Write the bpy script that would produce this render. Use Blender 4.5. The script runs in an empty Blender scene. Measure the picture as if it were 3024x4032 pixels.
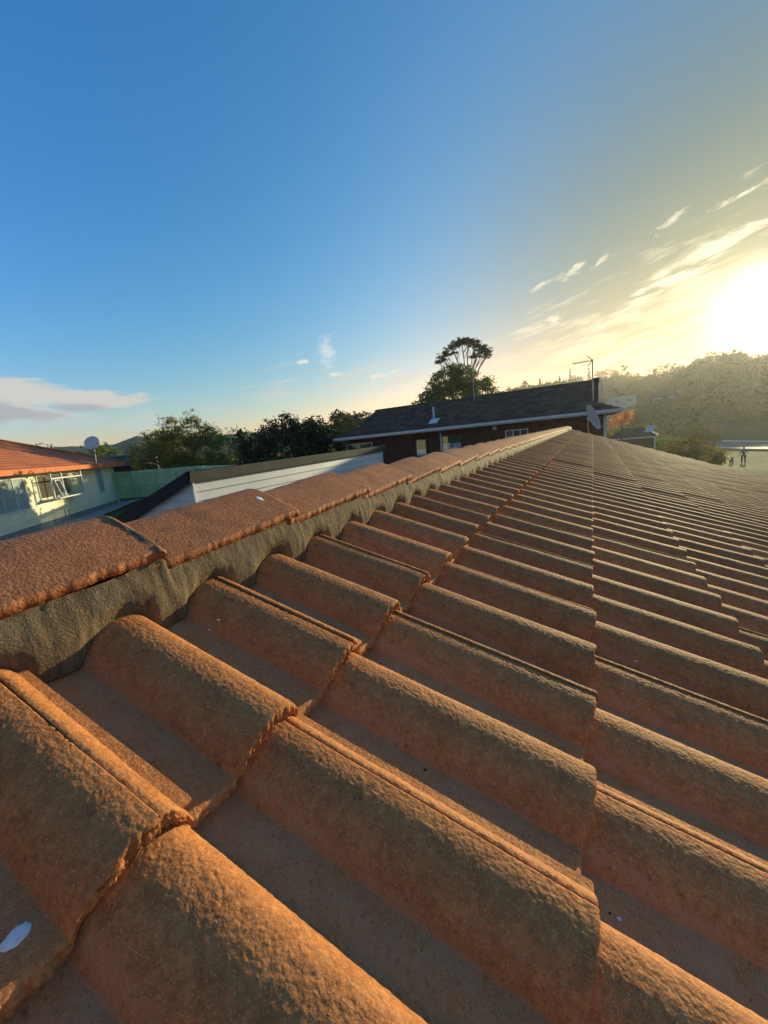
import bpy, math, random
import numpy as np
from mathutils import Vector

# ------------------------------------------------------------------ camera, sky, sun, exposure
SC = bpy.context.scene
COL = SC.collection
CAM_Z = 5.0
cam_data = bpy.data.cameras.new('camera')
cam = bpy.data.objects.new('camera', cam_data)
COL.objects.link(cam)
SC.camera = cam
cam_data.sensor_fit = 'VERTICAL'
cam_data.sensor_height = 36.0
cam_data.lens = 36.0 * 1598.5 / 4032.0
cam_data.clip_start = 0.02
cam_data.clip_end = 6000
from mathutils import Matrix
_r = Vector((0.88898886, 0.4479131, -0.09525054))
_u = Vector((0.00640223, 0.19582563, 0.98061783))
_w = Vector((-0.45788407, 0.87236814, -0.17121916))
cam.matrix_world = Matrix(((_r.x, _u.x, -_w.x, 0), (_r.y, _u.y, -_w.y, 0), (_r.z, _u.z, -_w.z, CAM_Z), (0, 0, 0, 1)))

SUN_AZ, SUN_EL = 14.9, 9.3
SUN_DIR = Vector((math.sin(math.radians(SUN_AZ)) * math.cos(math.radians(SUN_EL)),
                  math.cos(math.radians(SUN_AZ)) * math.cos(math.radians(SUN_EL)), math.sin(math.radians(SUN_EL))))
world = bpy.data.worlds.new('World')
SC.world = world
world.use_nodes = True


class NT:
    """small helper for node trees"""
    def __init__(s, tree):
        s.t = tree
        tree.nodes.clear()

    def n(s, kind, **kw):
        nd = s.t.nodes.new(kind)
        for k, v in kw.items():
            setattr(nd, k, v)
        return nd

    def link(s, a, b):
        s.t.links.new(a, b)

    def setin(s, sock, v):
        if isinstance(v, bpy.types.NodeSocket):
            s.t.links.new(v, sock)
        else:
            sock.default_value = v

    def m(s, op, a, b=None, c=None, clamp=False):
        nd = s.n('ShaderNodeMath', operation=op)
        nd.use_clamp = clamp
        s.setin(nd.inputs[0], a)
        if b is not None:
            s.setin(nd.inputs[1], b)
        if c is not None:
            s.setin(nd.inputs[2], c)
        return nd.outputs[0]

    def vm(s, op, a, b=None):
        nd = s.n('ShaderNodeVectorMath', operation=op)
        s.setin(nd.inputs[0], a)
        if b is not None:
            s.setin(nd.inputs[1], b)
        return nd.outputs['Value'] if op in ('DOT_PRODUCT', 'LENGTH') else nd.outputs[0]

    def mix(s, f, a, b, blend='MIX'):
        nd = s.n('ShaderNodeMix', data_type='RGBA', blend_type=blend)
        s.setin(nd.inputs[0], f)
        s.setin(nd.inputs[6], a)
        s.setin(nd.inputs[7], b)
        return nd.outputs[2]

    def noise(s, vec, scale, detail=3.0, rough=0.5, dist=0.0):
        nd = s.n('ShaderNodeTexNoise')
        if vec is not None:
            s.link(vec, nd.inputs['Vector'])
        nd.inputs['Scale'].default_value = scale
        nd.inputs['Detail'].default_value = detail
        nd.inputs['Roughness'].default_value = rough
        nd.inputs['Distortion'].default_value = dist
        return nd.outputs[0]

    def ramp(s, f, lo, hi):
        nd = s.n('ShaderNodeMapRange', interpolation_type='SMOOTHSTEP')
        s.setin(nd.inputs[0], f)
        nd.inputs[1].default_value = lo
        nd.inputs[2].default_value = hi
        return nd.outputs[0]

    def xyz(s, x, y, z):
        nd = s.n('ShaderNodeCombineXYZ')
        for k, v in enumerate((x, y, z)):
            s.setin(nd.inputs[k], v)
        return nd.outputs[0]


def rgb(r, g, b):
    return (r, g, b, 1.0)


T = NT(world.node_tree)
tc = T.n('ShaderNodeTexCoord')
dirv = T.vm('NORMALIZE', tc.outputs['Generated'])
sky = T.n('ShaderNodeTexSky', sky_type='NISHITA')
sky.sun_disc = False
sky.sun_elevation = math.radians(SUN_EL)
sky.sun_rotation = math.radians(SUN_AZ)
sky.air_density = 1.15
sky.dust_density = 0.5
sky.ozone_density = 2.6
sep = T.n('ShaderNodeSeparateXYZ')
T.link(dirv, sep.inputs[0])
az = T.m('MULTIPLY', T.m('ARCTAN2', sep.outputs[0], sep.outputs[1]), 57.29578)
el = T.m('MULTIPLY', T.m('ARCSINE', sep.outputs[2]), 57.29578)
dot = T.m('MAXIMUM', T.vm('DOT_PRODUCT', dirv, tuple(SUN_DIR)), 0.0)
# grade of the clear sky: a smooth tint by angle from the sun and by height
TINT = [[-0.549, 0.51, 1.035], [1.84, 0.626, 0.521], [-2.599, -2.072, -2.349], [1.64, 0.024, -0.558]]
f_hor = T.m('EXPONENT', T.m('MULTIPLY', el, -1.0 / 14.0))
chan = []
# unseen dusky pink band opposite the sun, added to take green out of shade
anti = T.m('MAXIMUM', T.vm('DOT_PRODUCT', dirv, tuple(-SUN_DIR)), 0.0)
anti_h = T.m('MULTIPLY', anti, T.m('MINIMUM', f_hor, 1.0))
ANTI = (0.558, -0.501, -1.077)
ANTI_H = (-2.047, -0.95, 0.108)
LIN = (-1.018, -0.794, -1.085)
for k in range(3):
    e_ = T.m('ADD', T.m('MULTIPLY_ADD', dot, LIN[k], TINT[0][k]), T.m('MULTIPLY', T.m('POWER', dot, 3.0), TINT[1][k]))
    e_ = T.m('ADD', e_, T.m('MULTIPLY', T.m('POWER', dot, 14.0), TINT[2][k]))
    e_ = T.m('ADD', e_, T.m('MULTIPLY', T.m('MINIMUM', f_hor, 1.0), TINT[3][k]))
    e_ = T.m('ADD', e_, T.m('MULTIPLY', anti, ANTI[k]))
    e_ = T.m('ADD', e_, T.m('MULTIPLY', anti_h, ANTI_H[k]))
    chan.append(T.m('EXPONENT', e_))
skyamt = T.vm('MULTIPLY', sky.outputs[0], T.xyz(*chan))
# aureole round the sun
g1 = T.m('MULTIPLY', T.m('POWER', dot, 800.0), 24.0)
g2 = T.m('MULTIPLY', T.m('POWER', dot, 70.0), 0.2)



def addc(base, f, col):
    c = T.mix(1.0, rgb(*col), rgb(1, 1, 1), 'MULTIPLY')
    sc = T.n('ShaderNodeVectorMath', operation='SCALE')
    T.link(c, sc.inputs[0])
    T.setin(sc.inputs['Scale'], f)
    return T.mix(1.0, base, sc.outputs[0], 'ADD')


col = addc(skyamt, g1, (1.0, 0.93, 0.72))
col = addc(col, g2, (1.0, 0.86, 0.50))


def ellipse(a0, e0, ra, re, rot=0.0, soft=0.5):
    """soft mask of an ellipse in azimuth / elevation degrees"""
    c, s_ = math.cos(math.radians(rot)), math.sin(math.radians(rot))
    da = T.m('SUBTRACT', az, a0)
    de = T.m('SUBTRACT', el, e0)
    u = T.m('ADD', T.m('MULTIPLY', da, c / ra), T.m('MULTIPLY', de, s_ / ra))
    v = T.m('ADD', T.m('MULTIPLY', da, -s_ / re), T.m('MULTIPLY', de, c / re))
    d = T.m('SQRT', T.m('ADD', T.m('MULTIPLY', u, u), T.m('MULTIPLY', v, v)))
    return T.m('SUBTRACT', 1.0, d)


def cloud_noise(su, sv, rot, detail=6.0, rough=0.6, off=0.0, dist=0.3):
    c, s_ = math.cos(math.radians(rot)), math.sin(math.radians(rot))
    u = T.m('ADD', T.m('MULTIPLY', az, c * su), T.m('MULTIPLY', el, s_ * su))
    v = T.m('ADD', T.m('MULTIPLY', az, -s_ * sv), T.m('MULTIPLY', el, c * sv))
    return T.noise(T.xyz(u, v, off), 1.0, detail, rough, dist)


def add_cloud(base, masks, nz, gain, lo, hi, colour, opacity, namp=1.8):
    m = masks[0]
    for k in masks[1:]:
        m = T.m('MAXIMUM', m, k)
    f = T.m('ADD', T.m('MULTIPLY', m, gain), T.m('MULTIPLY', T.m('SUBTRACT', nz, 0.5), namp))
    f = T.m('MULTIPLY', T.ramp(f, lo, hi), opacity)
    return T.mix(f, base, colour)


n_streak = cloud_noise(0.14, 0.75, 9, 6, 0.62, 3.0)
n_fluff = cloud_noise(0.55, 1.6, 14, 7, 0.66, 7.0)
n_big = cloud_noise(0.16, 0.5, 2, 7, 0.58, 1.0)
# cirrus veil low beside the sun
col = add_cloud(col, [ellipse(1, 8.5, 17, 6.5, 14), ellipse(10, 13, 10, 4.5, 22)], n_streak, 0.30, 0.02, 0.50, rgb(6.6, 5.8, 3.9), 0.75)
col = add_cloud(col, [ellipse(11, 15.2, 8, 0.9, 20)], n_streak, 0.30, 0.02, 0.30, rgb(7.0, 6.3, 4.6), 0.7)
col = add_cloud(col, [ellipse(-30, 8.5, 22, 3.0, 3)], n_streak, 0.30, 0.14, 0.42, rgb(5.0, 4.7, 4.1), 0.45)
# small bright scraps
col = add_cloud(col, [ellipse(-5.4, 16.2, 2.0, 0.8, 18), ellipse(-2.2, 16.9, 2.4, 0.9, 18), ellipse(0.9, 17.3, 1.7, 0.55, 30),
                      ellipse(7.6, 19.1, 2.3, 0.7, 22), ellipse(13.5, 19.4, 4.5, 0.4, 12), ellipse(4.7, 13.4, 1.6, 0.6, 20),
                      ellipse(-3.9, 12.4, 2.6, 0.8, 8), ellipse(-32.2, 9.3, 2.0, 0.55, 2), ellipse(-26.6, 8.7, 2.2, 0.5, 2), ellipse(-24.4, 9.0, 1.6, 0.5, -5),
                      ellipse(-36.4, 11.2, 1.5, 0.5, 0)], n_fluff, 0.60, 0.20, 0.62, rgb(6.4, 5.8, 4.5), 0.8)
col = add_cloud(col, [ellipse(-33.2, 12.2, 1.9, 2.9, 0)], n_fluff, 0.9, 0.15, 0.95, rgb(4.8, 5.3, 5.6), 0.8)
# small dark cloud left of the sun
col = add_cloud(col, [ellipse(6.4, 7.3, 3.9, 0.9, 4)], n_fluff, 1.2, 0.30, 0.62, rgb(4.2, 3.3, 1.9), 0.95)
# cumulus bank low on the left: grey body, bright top and tip
col = add_cloud(col, [ellipse(-70, 5.6, 30, 2.2, 0)], n_big, 0.5, 0.05, 0.5, rgb(4.0, 4.6, 4.7), 0.6)
col = add_cloud(col, [ellipse(-72, 7.9, 14, 2.8, -3), ellipse(-61, 7.6, 7.0, 1.5, -3)], n_big, 1.0, 0.14, 0.44, rgb(4.7, 4.5, 4.1), 0.92)
col = add_cloud(col, [ellipse(-73, 6.7, 13, 2.2, -3), ellipse(-62.5, 6.9, 5.6, 0.95, -3)], n_big, 0.9, 0.18, 0.62, rgb(2.9, 3.1, 3.3), 0.85)
bg = T.n('ShaderNodeBackground')
T.link(col, bg.inputs[0])
bg.inputs[1].default_value = 0.10
wo = T.n('ShaderNodeOutputWorld')
T.link(bg.outputs[0], wo.inputs[0])

sl = bpy.data.lights.new('sun', 'SUN')
sl.energy = 4.2
sl.angle = math.radians(0.6)
sl.color = (1.0, 0.88, 0.50)
sun = bpy.data.objects.new('sun', sl)
COL.objects.link(sun)
sun.location = (10, 30, 60)
sun.rotation_euler = SUN_DIR.to_track_quat('Z', 'Y').to_euler()
SC.view_settings.view_transform = 'Standard'
SC.view_settings.look = 'None'
SC.view_settings.gamma = 1.0
SC.view_settings.exposure = 0.55
SC.view_settings.use_curve_mapping = False
SC.render.engine = 'CYCLES'
SC.cycles.volume_bounces = 0
SC.cycles.max_bounces = 5
SC.cycles.use_denoising = True

rng = np.random.default_rng(11)
random.seed(5)

# ------------------------------------------------------------------ object helpers


def tag(o, label=None, cat=None, group=None, kind=None):
    if label:
        o['label'] = label
    if cat:
        o['category'] = cat
    if group:
        o['group'] = group
    if kind:
        o['kind'] = kind
    return o


def empty(name, loc=(0, 0, 0), rz=0.0):
    o = bpy.data.objects.new(name, None)
    o.location = loc
    o.rotation_euler = (0, 0, rz)
    o.empty_display_size = 0.2
    COL.objects.link(o)
    return o


def obj(name, me, parent=None, loc=None):
    o = bpy.data.objects.new(name, me)
    COL.objects.link(o)
    if parent is not None:
        o.parent = parent
    if loc is not None:
        o.location = loc
    return o


def mesh(name, V, F, mat=None, smooth=False):
    """V (n,3) array, F (m,4) or (m,3) int array or a list of such arrays"""
    me = bpy.data.meshes.new(name)
    V = np.asarray(V, np.float32)
    Fs = [np.asarray(f, np.int32) for f in (F if isinstance(F, list) else [F])]
    me.vertices.add(len(V))
    me.vertices.foreach_set('co', V.ravel())
    loops = np.concatenate([f.ravel() for f in Fs])
    tot = np.concatenate([np.full(len(f), f.shape[1], np.int32) for f in Fs])
    start = np.concatenate([[0], np.cumsum(tot)[:-1]]).astype(np.int32)
    me.loops.add(len(loops))
    me.loops.foreach_set('vertex_index', loops)
    me.polygons.add(len(tot))
    me.polygons.foreach_set('loop_start', start)
    me.polygons.foreach_set('loop_total', tot)
    me.polygons.foreach_set('use_smooth', np.full(len(tot), smooth))
    me.update()
    me.validate()
    if mat is not None:
        me.materials.append(mat)
    return me


def grid_faces(nu, nv, off=0, flip=False):
    i, j = np.meshgrid(np.arange(nu - 1), np.arange(nv - 1), indexing='ij')
    a = (i * nv + j).ravel() + off
    f = np.stack([a, a + nv, a + nv + 1, a + 1], 1)
    return f[:, ::-1] if flip else f


class MB:
    """collects boxes, bars and quads into one mesh"""
    def __init__(s):
        s.V = []
        s.F = []
        s.n = 0

    def add(s, V, F):
        s.V.append(np.asarray(V, float))
        s.F += [tuple(int(k) + s.n for k in f) for f in F]
        s.n += len(V)
        return s

    def box(s, x0, x1, y0, y1, z0, z1):
        V = [(x, y, z) for z in (z0, z1) for x, y in ((x0, y0), (x1, y0), (x1, y1), (x0, y1))]
        return s.add(V, [(3, 2, 1, 0), (4, 5, 6, 7), (0, 1, 5, 4), (1, 2, 6, 5), (2, 3, 7, 6), (3, 0, 4, 7)])

    def tube(s, pts, rad, n=8, cap=True):
        pts = [Vector(p) for p in pts]
        rad = [rad] * len(pts) if not hasattr(rad, '__len__') else rad
        V = []
        prev = None
        for k, p in enumerate(pts):
            d = (pts[min(k + 1, len(pts) - 1)] - pts[max(k - 1, 0)]).normalized()
            if prev is None:
                a = d.orthogonal().normalized()
            else:
                a = (prev - d * prev.dot(d)).normalized()
            prev = a
            b = d.cross(a)
            for q in range(n):
                t = 2 * math.pi * q / n
                V.append(tuple(p + (a * math.cos(t) + b * math.sin(t)) * rad[k]))
        F = []
        for k in range(len(pts) - 1):
            for q in range(n):
                F.append((k * n + q, k * n + (q + 1) % n, (k + 1) * n + (q + 1) % n, (k + 1) * n + q))
        if cap:
            F.append(tuple(range(n))[::-1])
            F.append(tuple((len(pts) - 1) * n + q for q in range(n)))
        return s.add(V, F)

    def prism(s, poly, axis, a, b):
        """extrude polygon poly (2d) along axis 'x','y' or 'z' from a to b"""
        def p3(u, v, t):
            return {'x': (t, u, v), 'y': (u, t, v), 'z': (u, v, t)}[axis]
        n = len(poly)
        V = [p3(u, v, a) for u, v in poly] + [p3(u, v, b) for u, v in poly]
        F = [tuple(range(n))[::-1], tuple(range(n, 2 * n))]
        for k in range(n):
            F.append((k, (k + 1) % n, n + (k + 1) % n, n + k))
        return s.add(V, F)

    def quad(s, a, b, c, d):
        return s.add([a, b, c, d], [(0, 1, 2, 3)])

    def mesh(s, name, mat, smooth=False):
        me = bpy.data.meshes.new(name)
        me.from_pydata([tuple(v) for v in np.concatenate(s.V)], [], s.F)
        me.materials.append(mat)
        if smooth:
            me.polygons.foreach_set('use_smooth', [True] * len(me.polygons))
        import bmesh
        bm = bmesh.new()
        bm.from_mesh(me)
        bmesh.ops.recalc_face_normals(bm, faces=bm.faces)
        bm.to_mesh(me)
        bm.free()
        return me

    def build(s, name, mat, parent=None, smooth=False, loc=None):
        return obj(name, s.mesh(name, mat, smooth), parent, loc)


# ------------------------------------------------------------------ numpy noise
_tab = rng.random((256, 256))


def vnoise(u, v):
    iu = np.floor(u).astype(int)
    iv = np.floor(v).astype(int)
    fu = u - iu
    fv = v - iv
    fu = fu * fu * (3 - 2 * fu)
    fv = fv * fv * (3 - 2 * fv)
    a = _tab[iu % 256, iv % 256]
    b = _tab[(iu + 1) % 256, iv % 256]
    c = _tab[iu % 256, (iv + 1) % 256]
    d = _tab[(iu + 1) % 256, (iv + 1) % 256]
    return (a * (1 - fu) + b * fu) * (1 - fv) + (c * (1 - fu) + d * fu) * fv - 0.5


def fbm(u, v, octs=3, gain=0.5):
    t = 0
    a = 1.0
    for k in range(octs):
        t = t + a * vnoise(u * 2 ** k + 17.3 * k, v * 2 ** k + 5.1 * k)
        a *= gain
    return t


# ------------------------------------------------------------------ materials
MATS = {}


def material(name):
    m = bpy.data.materials.new(name)
    m.use_nodes = True
    MATS[name] = m
    return m, NT(m.node_tree)


def finish(t, colour, rough=0.8, bump=None, bump_dist=0.002, strength=1.0, metallic=0.0, spec=0.3, normal=None, trans=None):
    b = t.n('ShaderNodeBsdfPrincipled')
    t.setin(b.inputs['Base Color'], colour)
    t.setin(b.inputs['Roughness'], rough)
    t.setin(b.inputs['Metallic'], metallic)
    b.inputs['Specular IOR Level'].default_value = spec
    if bump is not None:
        bn = t.n('ShaderNodeBump')
        bn.inputs['Distance'].default_value = bump_dist
        bn.inputs['Strength'].default_value = strength
        t.link(bump, bn.inputs['Height'])
        t.link(bn.outputs[0], b.inputs['Normal'])
    out = t.n('ShaderNodeOutputMaterial')
    if trans is None:
        t.link(b.outputs[0], out.inputs[0])
    else:
        tr = t.n('ShaderNodeBsdfTranslucent')
        t.setin(tr.inputs[0], trans[1])
        mx = t.n('ShaderNodeMixShader')
        mx.inputs[0].default_value = trans[0]
        t.link(b.outputs[0], mx.inputs[1])
        t.link(tr.outputs[0], mx.inputs[2])
        t.link(mx.outputs[0], out.inputs[0])
    return b


def simple(name, c, rough=0.7, var=0.15, scale=3.0, metallic=0.0, spec=0.3, bump=0.0):
    m, t = material(name)
    tcn = t.n('ShaderNodeTexCoord')
    nz = t.noise(tcn.outputs['Object'], scale, 4, 0.6)
    f = t.ramp(nz, 0.3, 0.7)
    colr = t.mix(f, rgb(*[k * (1 - var) for k in c]), rgb(*[min(1, k * (1 + var)) for k in c]))
    if bump > 0:
        finish(t, colr, rough, t.noise(tcn.outputs['Object'], scale * 8, 3), bump, metallic=metallic, spec=spec)
    else:
        finish(t, colr, rough, metallic=metallic, spec=spec)
    return m


def concrete_tile(name, base, alt, dark, lichen, dark_lo, dark_hi, per_object=True, bump_dist=0.0008, rough_scale=1.0, pan=True):
    m, t = material(name)
    tcn = t.n('ShaderNodeTexCoord')
    if per_object:
        oi = t.n('ShaderNodeObjectInfo')
        off = t.vm('MULTIPLY', t.xyz(oi.outputs['Random'], oi.outputs['Random'], oi.outputs['Random']), (37.0, 91.0, 53.0))
        P = t.vm('ADD', tcn.outputs['Object'], off)
        rnd = oi.outputs['Random']
    else:
        P = tcn.outputs['Object']
        vor = t.n('ShaderNodeTexWhiteNoise', noise_dimensions='2D')
        mp = t.vm('DIVIDE', P, (0.33, 0.30, 1.0))
        fl = t.vm('FLOOR', mp)
        t.link(fl, vor.inputs[0])
        rnd = vor.outputs[0]
    big = t.noise(P, 7.0, 4, 0.6)
    med = t.noise(P, 38.0, 4, 0.65)
    fine = t.noise(P, 420.0, 3, 0.7)
    c = t.mix(t.ramp(med, 0.32, 0.68), rgb(*base), rgb(*alt))
    fleck = t.noise(P, 150.0, 3, 0.75)
    c = t.mix(t.m('MULTIPLY', t.ramp(fleck, 0.50, 0.68), 0.35), c, rgb(*[k_ * 0.50 for k_ in alt]))
    c = t.mix(t.m('MULTIPLY', t.ramp(fleck, 0.50, 0.34), 0.45), c, rgb(*[min(1, k_ * 1.45) for k_ in base]))
    # weathering: pigment rubbed off in blotches shows grey sand
    wear = t.m('ADD', t.m('MULTIPLY', big, 0.7), t.m('MULTIPLY', fine, 0.3))
    thr = t.m('ADD', dark_lo, t.m('MULTIPLY', t.m('POWER', t.m('SUBTRACT', 1.0, rnd), 0.6), dark_hi - dark_lo))
    f = t.m('MULTIPLY', t.m('SUBTRACT', wear, thr), 9.0, clamp=True)
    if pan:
        # water channels: washed smooth and dusty pink, with extra skylight painted into the colour
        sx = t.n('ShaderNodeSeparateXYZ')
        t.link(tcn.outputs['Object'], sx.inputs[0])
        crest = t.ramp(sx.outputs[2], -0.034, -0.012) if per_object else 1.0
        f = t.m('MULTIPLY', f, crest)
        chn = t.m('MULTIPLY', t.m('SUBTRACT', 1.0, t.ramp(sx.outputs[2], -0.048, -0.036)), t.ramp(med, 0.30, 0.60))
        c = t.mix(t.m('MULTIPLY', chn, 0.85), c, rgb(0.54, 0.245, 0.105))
    c = t.mix(f, c, rgb(*dark))
    # pale grains and dark pits
    grain = t.noise(P, 700.0, 2, 0.6)
    c = t.mix(t.m('MULTIPLY', t.ramp(grain, 0.57, 0.68), 0.70), c, rgb(*lichen))
    c = t.mix(t.m('MULTIPLY', t.ramp(t.noise(P, 260.0, 2, 0.6), 0.57, 0.68), 0.4), c, rgb(*[k * 0.35 for k in base]))
    lch = t.ramp(t.noise(P, 30.0, 5, 0.75), 0.655, 0.70)
    c = t.mix(t.m('MULTIPLY', lch, 0.35), c, rgb(0.42, 0.34, 0.22))
    spots = t.noise(P, 55.0, 2, 0.5)
    c = t.mix(t.m('MULTIPLY', t.ramp(spots, 0.70, 0.77), 0.5), c, rgb(0.05, 0.03, 0.02))
    hv = t.n('ShaderNodeHueSaturation')
    hv.inputs['Value'].default_value = 1.0
    t.setin(hv.inputs['Value'], t.m('ADD', 0.86, t.m('MULTIPLY', rnd, 0.28)))
    t.link(c, hv.inputs['Color'])
    vo = t.n('ShaderNodeTexVoronoi', feature='F1')
    vo.inputs['Scale'].default_value = 300.0 * rough_scale
    t.link(P, vo.inputs['Vector'])
    h = t.m('ADD', t.m('MULTIPLY', t.noise(P, 260.0 * rough_scale, 3, 0.6), 1.0), t.m('MULTIPLY', vo.outputs['Distance'], -0.5))
    h = t.m('ADD', h, t.m('MULTIPLY', fine, 0.45))
    finish(t, hv.outputs[0], 0.75, h, bump_dist, 1.0, spec=0.22)
    return m


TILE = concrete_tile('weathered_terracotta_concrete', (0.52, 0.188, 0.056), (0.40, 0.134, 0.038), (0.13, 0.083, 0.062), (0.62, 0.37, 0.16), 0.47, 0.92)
TILE_FAR = concrete_tile('weathered_terracotta_field', (0.55, 0.190, 0.054), (0.42, 0.134, 0.038), (0.13, 0.083, 0.062), (0.58, 0.42, 0.25), 0.45, 0.80, per_object=False, pan=False)
CAP = concrete_tile('red_ridge_concrete', (0.50, 0.180, 0.064), (0.39, 0.128, 0.046), (0.13, 0.06, 0.035), (0.50, 0.28, 0.16), 0.62, 0.95, bump_dist=0.0010, rough_scale=0.85, pan=False)

m, t = material('ridge_mortar_grey')
tcn = t.n('ShaderNodeTexCoord')
P = tcn.outputs['Object']
mp = t.n('ShaderNodeMapping')
mp.inputs['Scale'].default_value = (1.0, 9.0, 1.2)
t.link(P, mp.inputs[0])
streak = t.noise(mp.outputs[0], 9.0, 4, 0.6)
gr = t.noise(P, 300.0, 3, 0.7)
c = t.mix(t.ramp(streak, 0.3, 0.7), rgb(0.115, 0.073, 0.040), rgb(0.23, 0.150, 0.080))
c = t.mix(t.ramp(t.noise(P, 14, 4), 0.45, 0.75), c, rgb(0.17, 0.125, 0.075))
c = t.mix(t.m('MULTIPLY', t.ramp(gr, 0.58, 0.72), 0.6), c, rgb(0.46, 0.41, 0.30))
finish(t, c, 0.80, t.m('ADD', t.m('MULTIPLY', gr, 1.0), t.m('MULTIPLY', streak, 0.4)), 0.0020, spec=0.15)
MORTAR = m

DARK = simple('dark_underlay', (0.02, 0.015, 0.012), 0.95)
WHITE = simple('white_paint', (0.72, 0.72, 0.70), 0.45, 0.05, 2.0)
GUANO = simple('bird_lime', (0.78, 0.74, 0.68), 0.7, 0.12, 60.0)
GUTTER = simple('grey_white_gutter_paint', (0.66, 0.68, 0.68), 0.4, 0.08)
GUTTER_DIM = simple('weathered_grey_white_wall', (0.40, 0.41, 0.40), 0.7, 0.1)
BRICK_D = simple('dark_brown_brick', (0.095, 0.042, 0.028), 0.85, 0.35, 6.0, bump=0.01)
CREAM = simple('cream_render', (0.90, 0.83, 0.58), 0.75, 0.05, 0.6)
NAVY = simple('navy_barge_paint', (0.010, 0.013, 0.024), 0.8, 0.1, 2.0)
BRONZE = simple('bronze_fascia_metal', (0.085, 0.088, 0.066), 0.6, 0.2, 2.0)
BOARD = simple('pale_weatherboard', (0.62, 0.60, 0.58), 0.55, 0.06, 1.5)
GREEN = simple('green_fence_paint', (0.42, 0.58, 0.32), 0.7, 0.12, 1.5)
RUST = simple('red_roof_metal', (0.44, 0.13, 0.040), 0.7, 0.2, 1.2, bump=0.01)
FASCIA_R = simple('orange_fascia_paint', (0.62, 0.16, 0.05), 0.45, 0.05, 1.0)
DROOF = simple('charcoal_shingle', (0.10, 0.068, 0.046), 0.9, 0.4, 2.0, bump=0.01, spec=0.05)
DISH_FAR = simple('dull_grey_dish', (0.30, 0.29, 0.27), 0.6, 0.05, 3.0)
SLATE = simple('blue_black_roof_tile', (0.03, 0.034, 0.045), 0.6, 0.3, 2.0)
METAL = simple('galvanised_metal', (0.42, 0.42, 0.42), 0.4, 0.1, 5.0, metallic=0.7)
DISH_M = simple('grey_dish_paint', (0.60, 0.58, 0.52), 0.5, 0.05, 3.0)
DARKMETAL = simple('dark_flue_metal', (0.05, 0.045, 0.04), 0.5, 0.2, 3.0, metallic=0.5)
FOOTING = simple('concrete_footing', (0.25, 0.25, 0.24), 0.9, 0.15, 2.0)
PATHM = simple('concrete_path', (0.30, 0.30, 0.28), 0.9, 0.12, 0.8)
CURTAIN = simple('pale_curtain_cloth', (0.80, 0.80, 0.82), 0.9, 0.08, 2.0)
ROADM = simple('road_asphalt', (0.11, 0.10, 0.09), 0.75, 0.15, 0.3)
KERBM = simple('kerb_concrete', (0.42, 0.40, 0.36), 0.8, 0.1, 0.5)
INTERIOR = simple('dim_room', (0.12, 0.10, 0.08), 0.9, 0.1)
SHIRT = simple('blue_grey_shirt', (0.10, 0.13, 0.19), 0.9, 0.1)
TROUSER = simple('dark_trousers', (0.03, 0.03, 0.035), 0.9, 0.1)
SKIN = simple('skin', (0.42, 0.24, 0.16), 0.6, 0.05)
HAIR = simple('dark_hair', (0.02, 0.015, 0.012), 0.7, 0.1)
FUR = simple('brown_dog_fur', (0.07, 0.045, 0.03), 0.9, 0.2)
TWIGM = simple('dry_twig', (0.30, 0.22, 0.14), 0.8, 0.2)
SOLAR = simple('pale_panel', (0.55, 0.56, 0.54), 0.3, 0.05)
CHINA = simple('white_china', (0.75, 0.72, 0.68), 0.3, 0.05)

m, t = material('window_glass')
b = finish(t, rgb(0.10, 0.13, 0.16), 0.05, spec=0.6)
b.inputs['Alpha'].default_value = 1.0
GLASS = m
m, t = material('clear_window_glass')
gl = t.n('ShaderNodeBsdfGlossy')
gl.inputs['Roughness'].default_value = 0.02
tr = t.n('ShaderNodeBsdfTransparent')
tr.inputs[0].default_value = rgb(0.85, 0.88, 0.88)
fr = t.n('ShaderNodeLayerWeight')
mx = t.n('ShaderNodeMixShader')
t.link(t.m('ADD', 0.05, t.m('MULTIPLY', t.m('POWER', fr.outputs['Facing'], 4.0), 0.55)), mx.inputs[0])
t.link(tr.outputs[0], mx.inputs[1])
t.link(gl.outputs[0], mx.inputs[2])
o_ = t.n('ShaderNodeOutputMaterial')
t.link(mx.outputs[0], o_.inputs[0])
CLEAR = m


def leafmat(name, c1, c2, trans=0.35, scale=0.9):
    m, t = material(name)
    g = t.n('ShaderNodeNewGeometry')
    nz = t.noise(g.outputs['Position'], scale, 4, 0.6)
    r = t.m('ADD', t.m('MULTIPLY', g.outputs['Random Per Island'], 0.5), t.m('MULTIPLY', t.ramp(nz, 0.35, 0.65), 0.6), clamp=True)
    c = t.mix(r, rgb(*c1), rgb(*c2))
    c2_ = t.mix(r, rgb(*[min(1, k * 1.5) for k in c1]), rgb(*[min(1, k * 1.5) for k in c2]))
    finish(t, c, 0.65, spec=0.25, trans=(trans, c2_))
    return m


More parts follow.
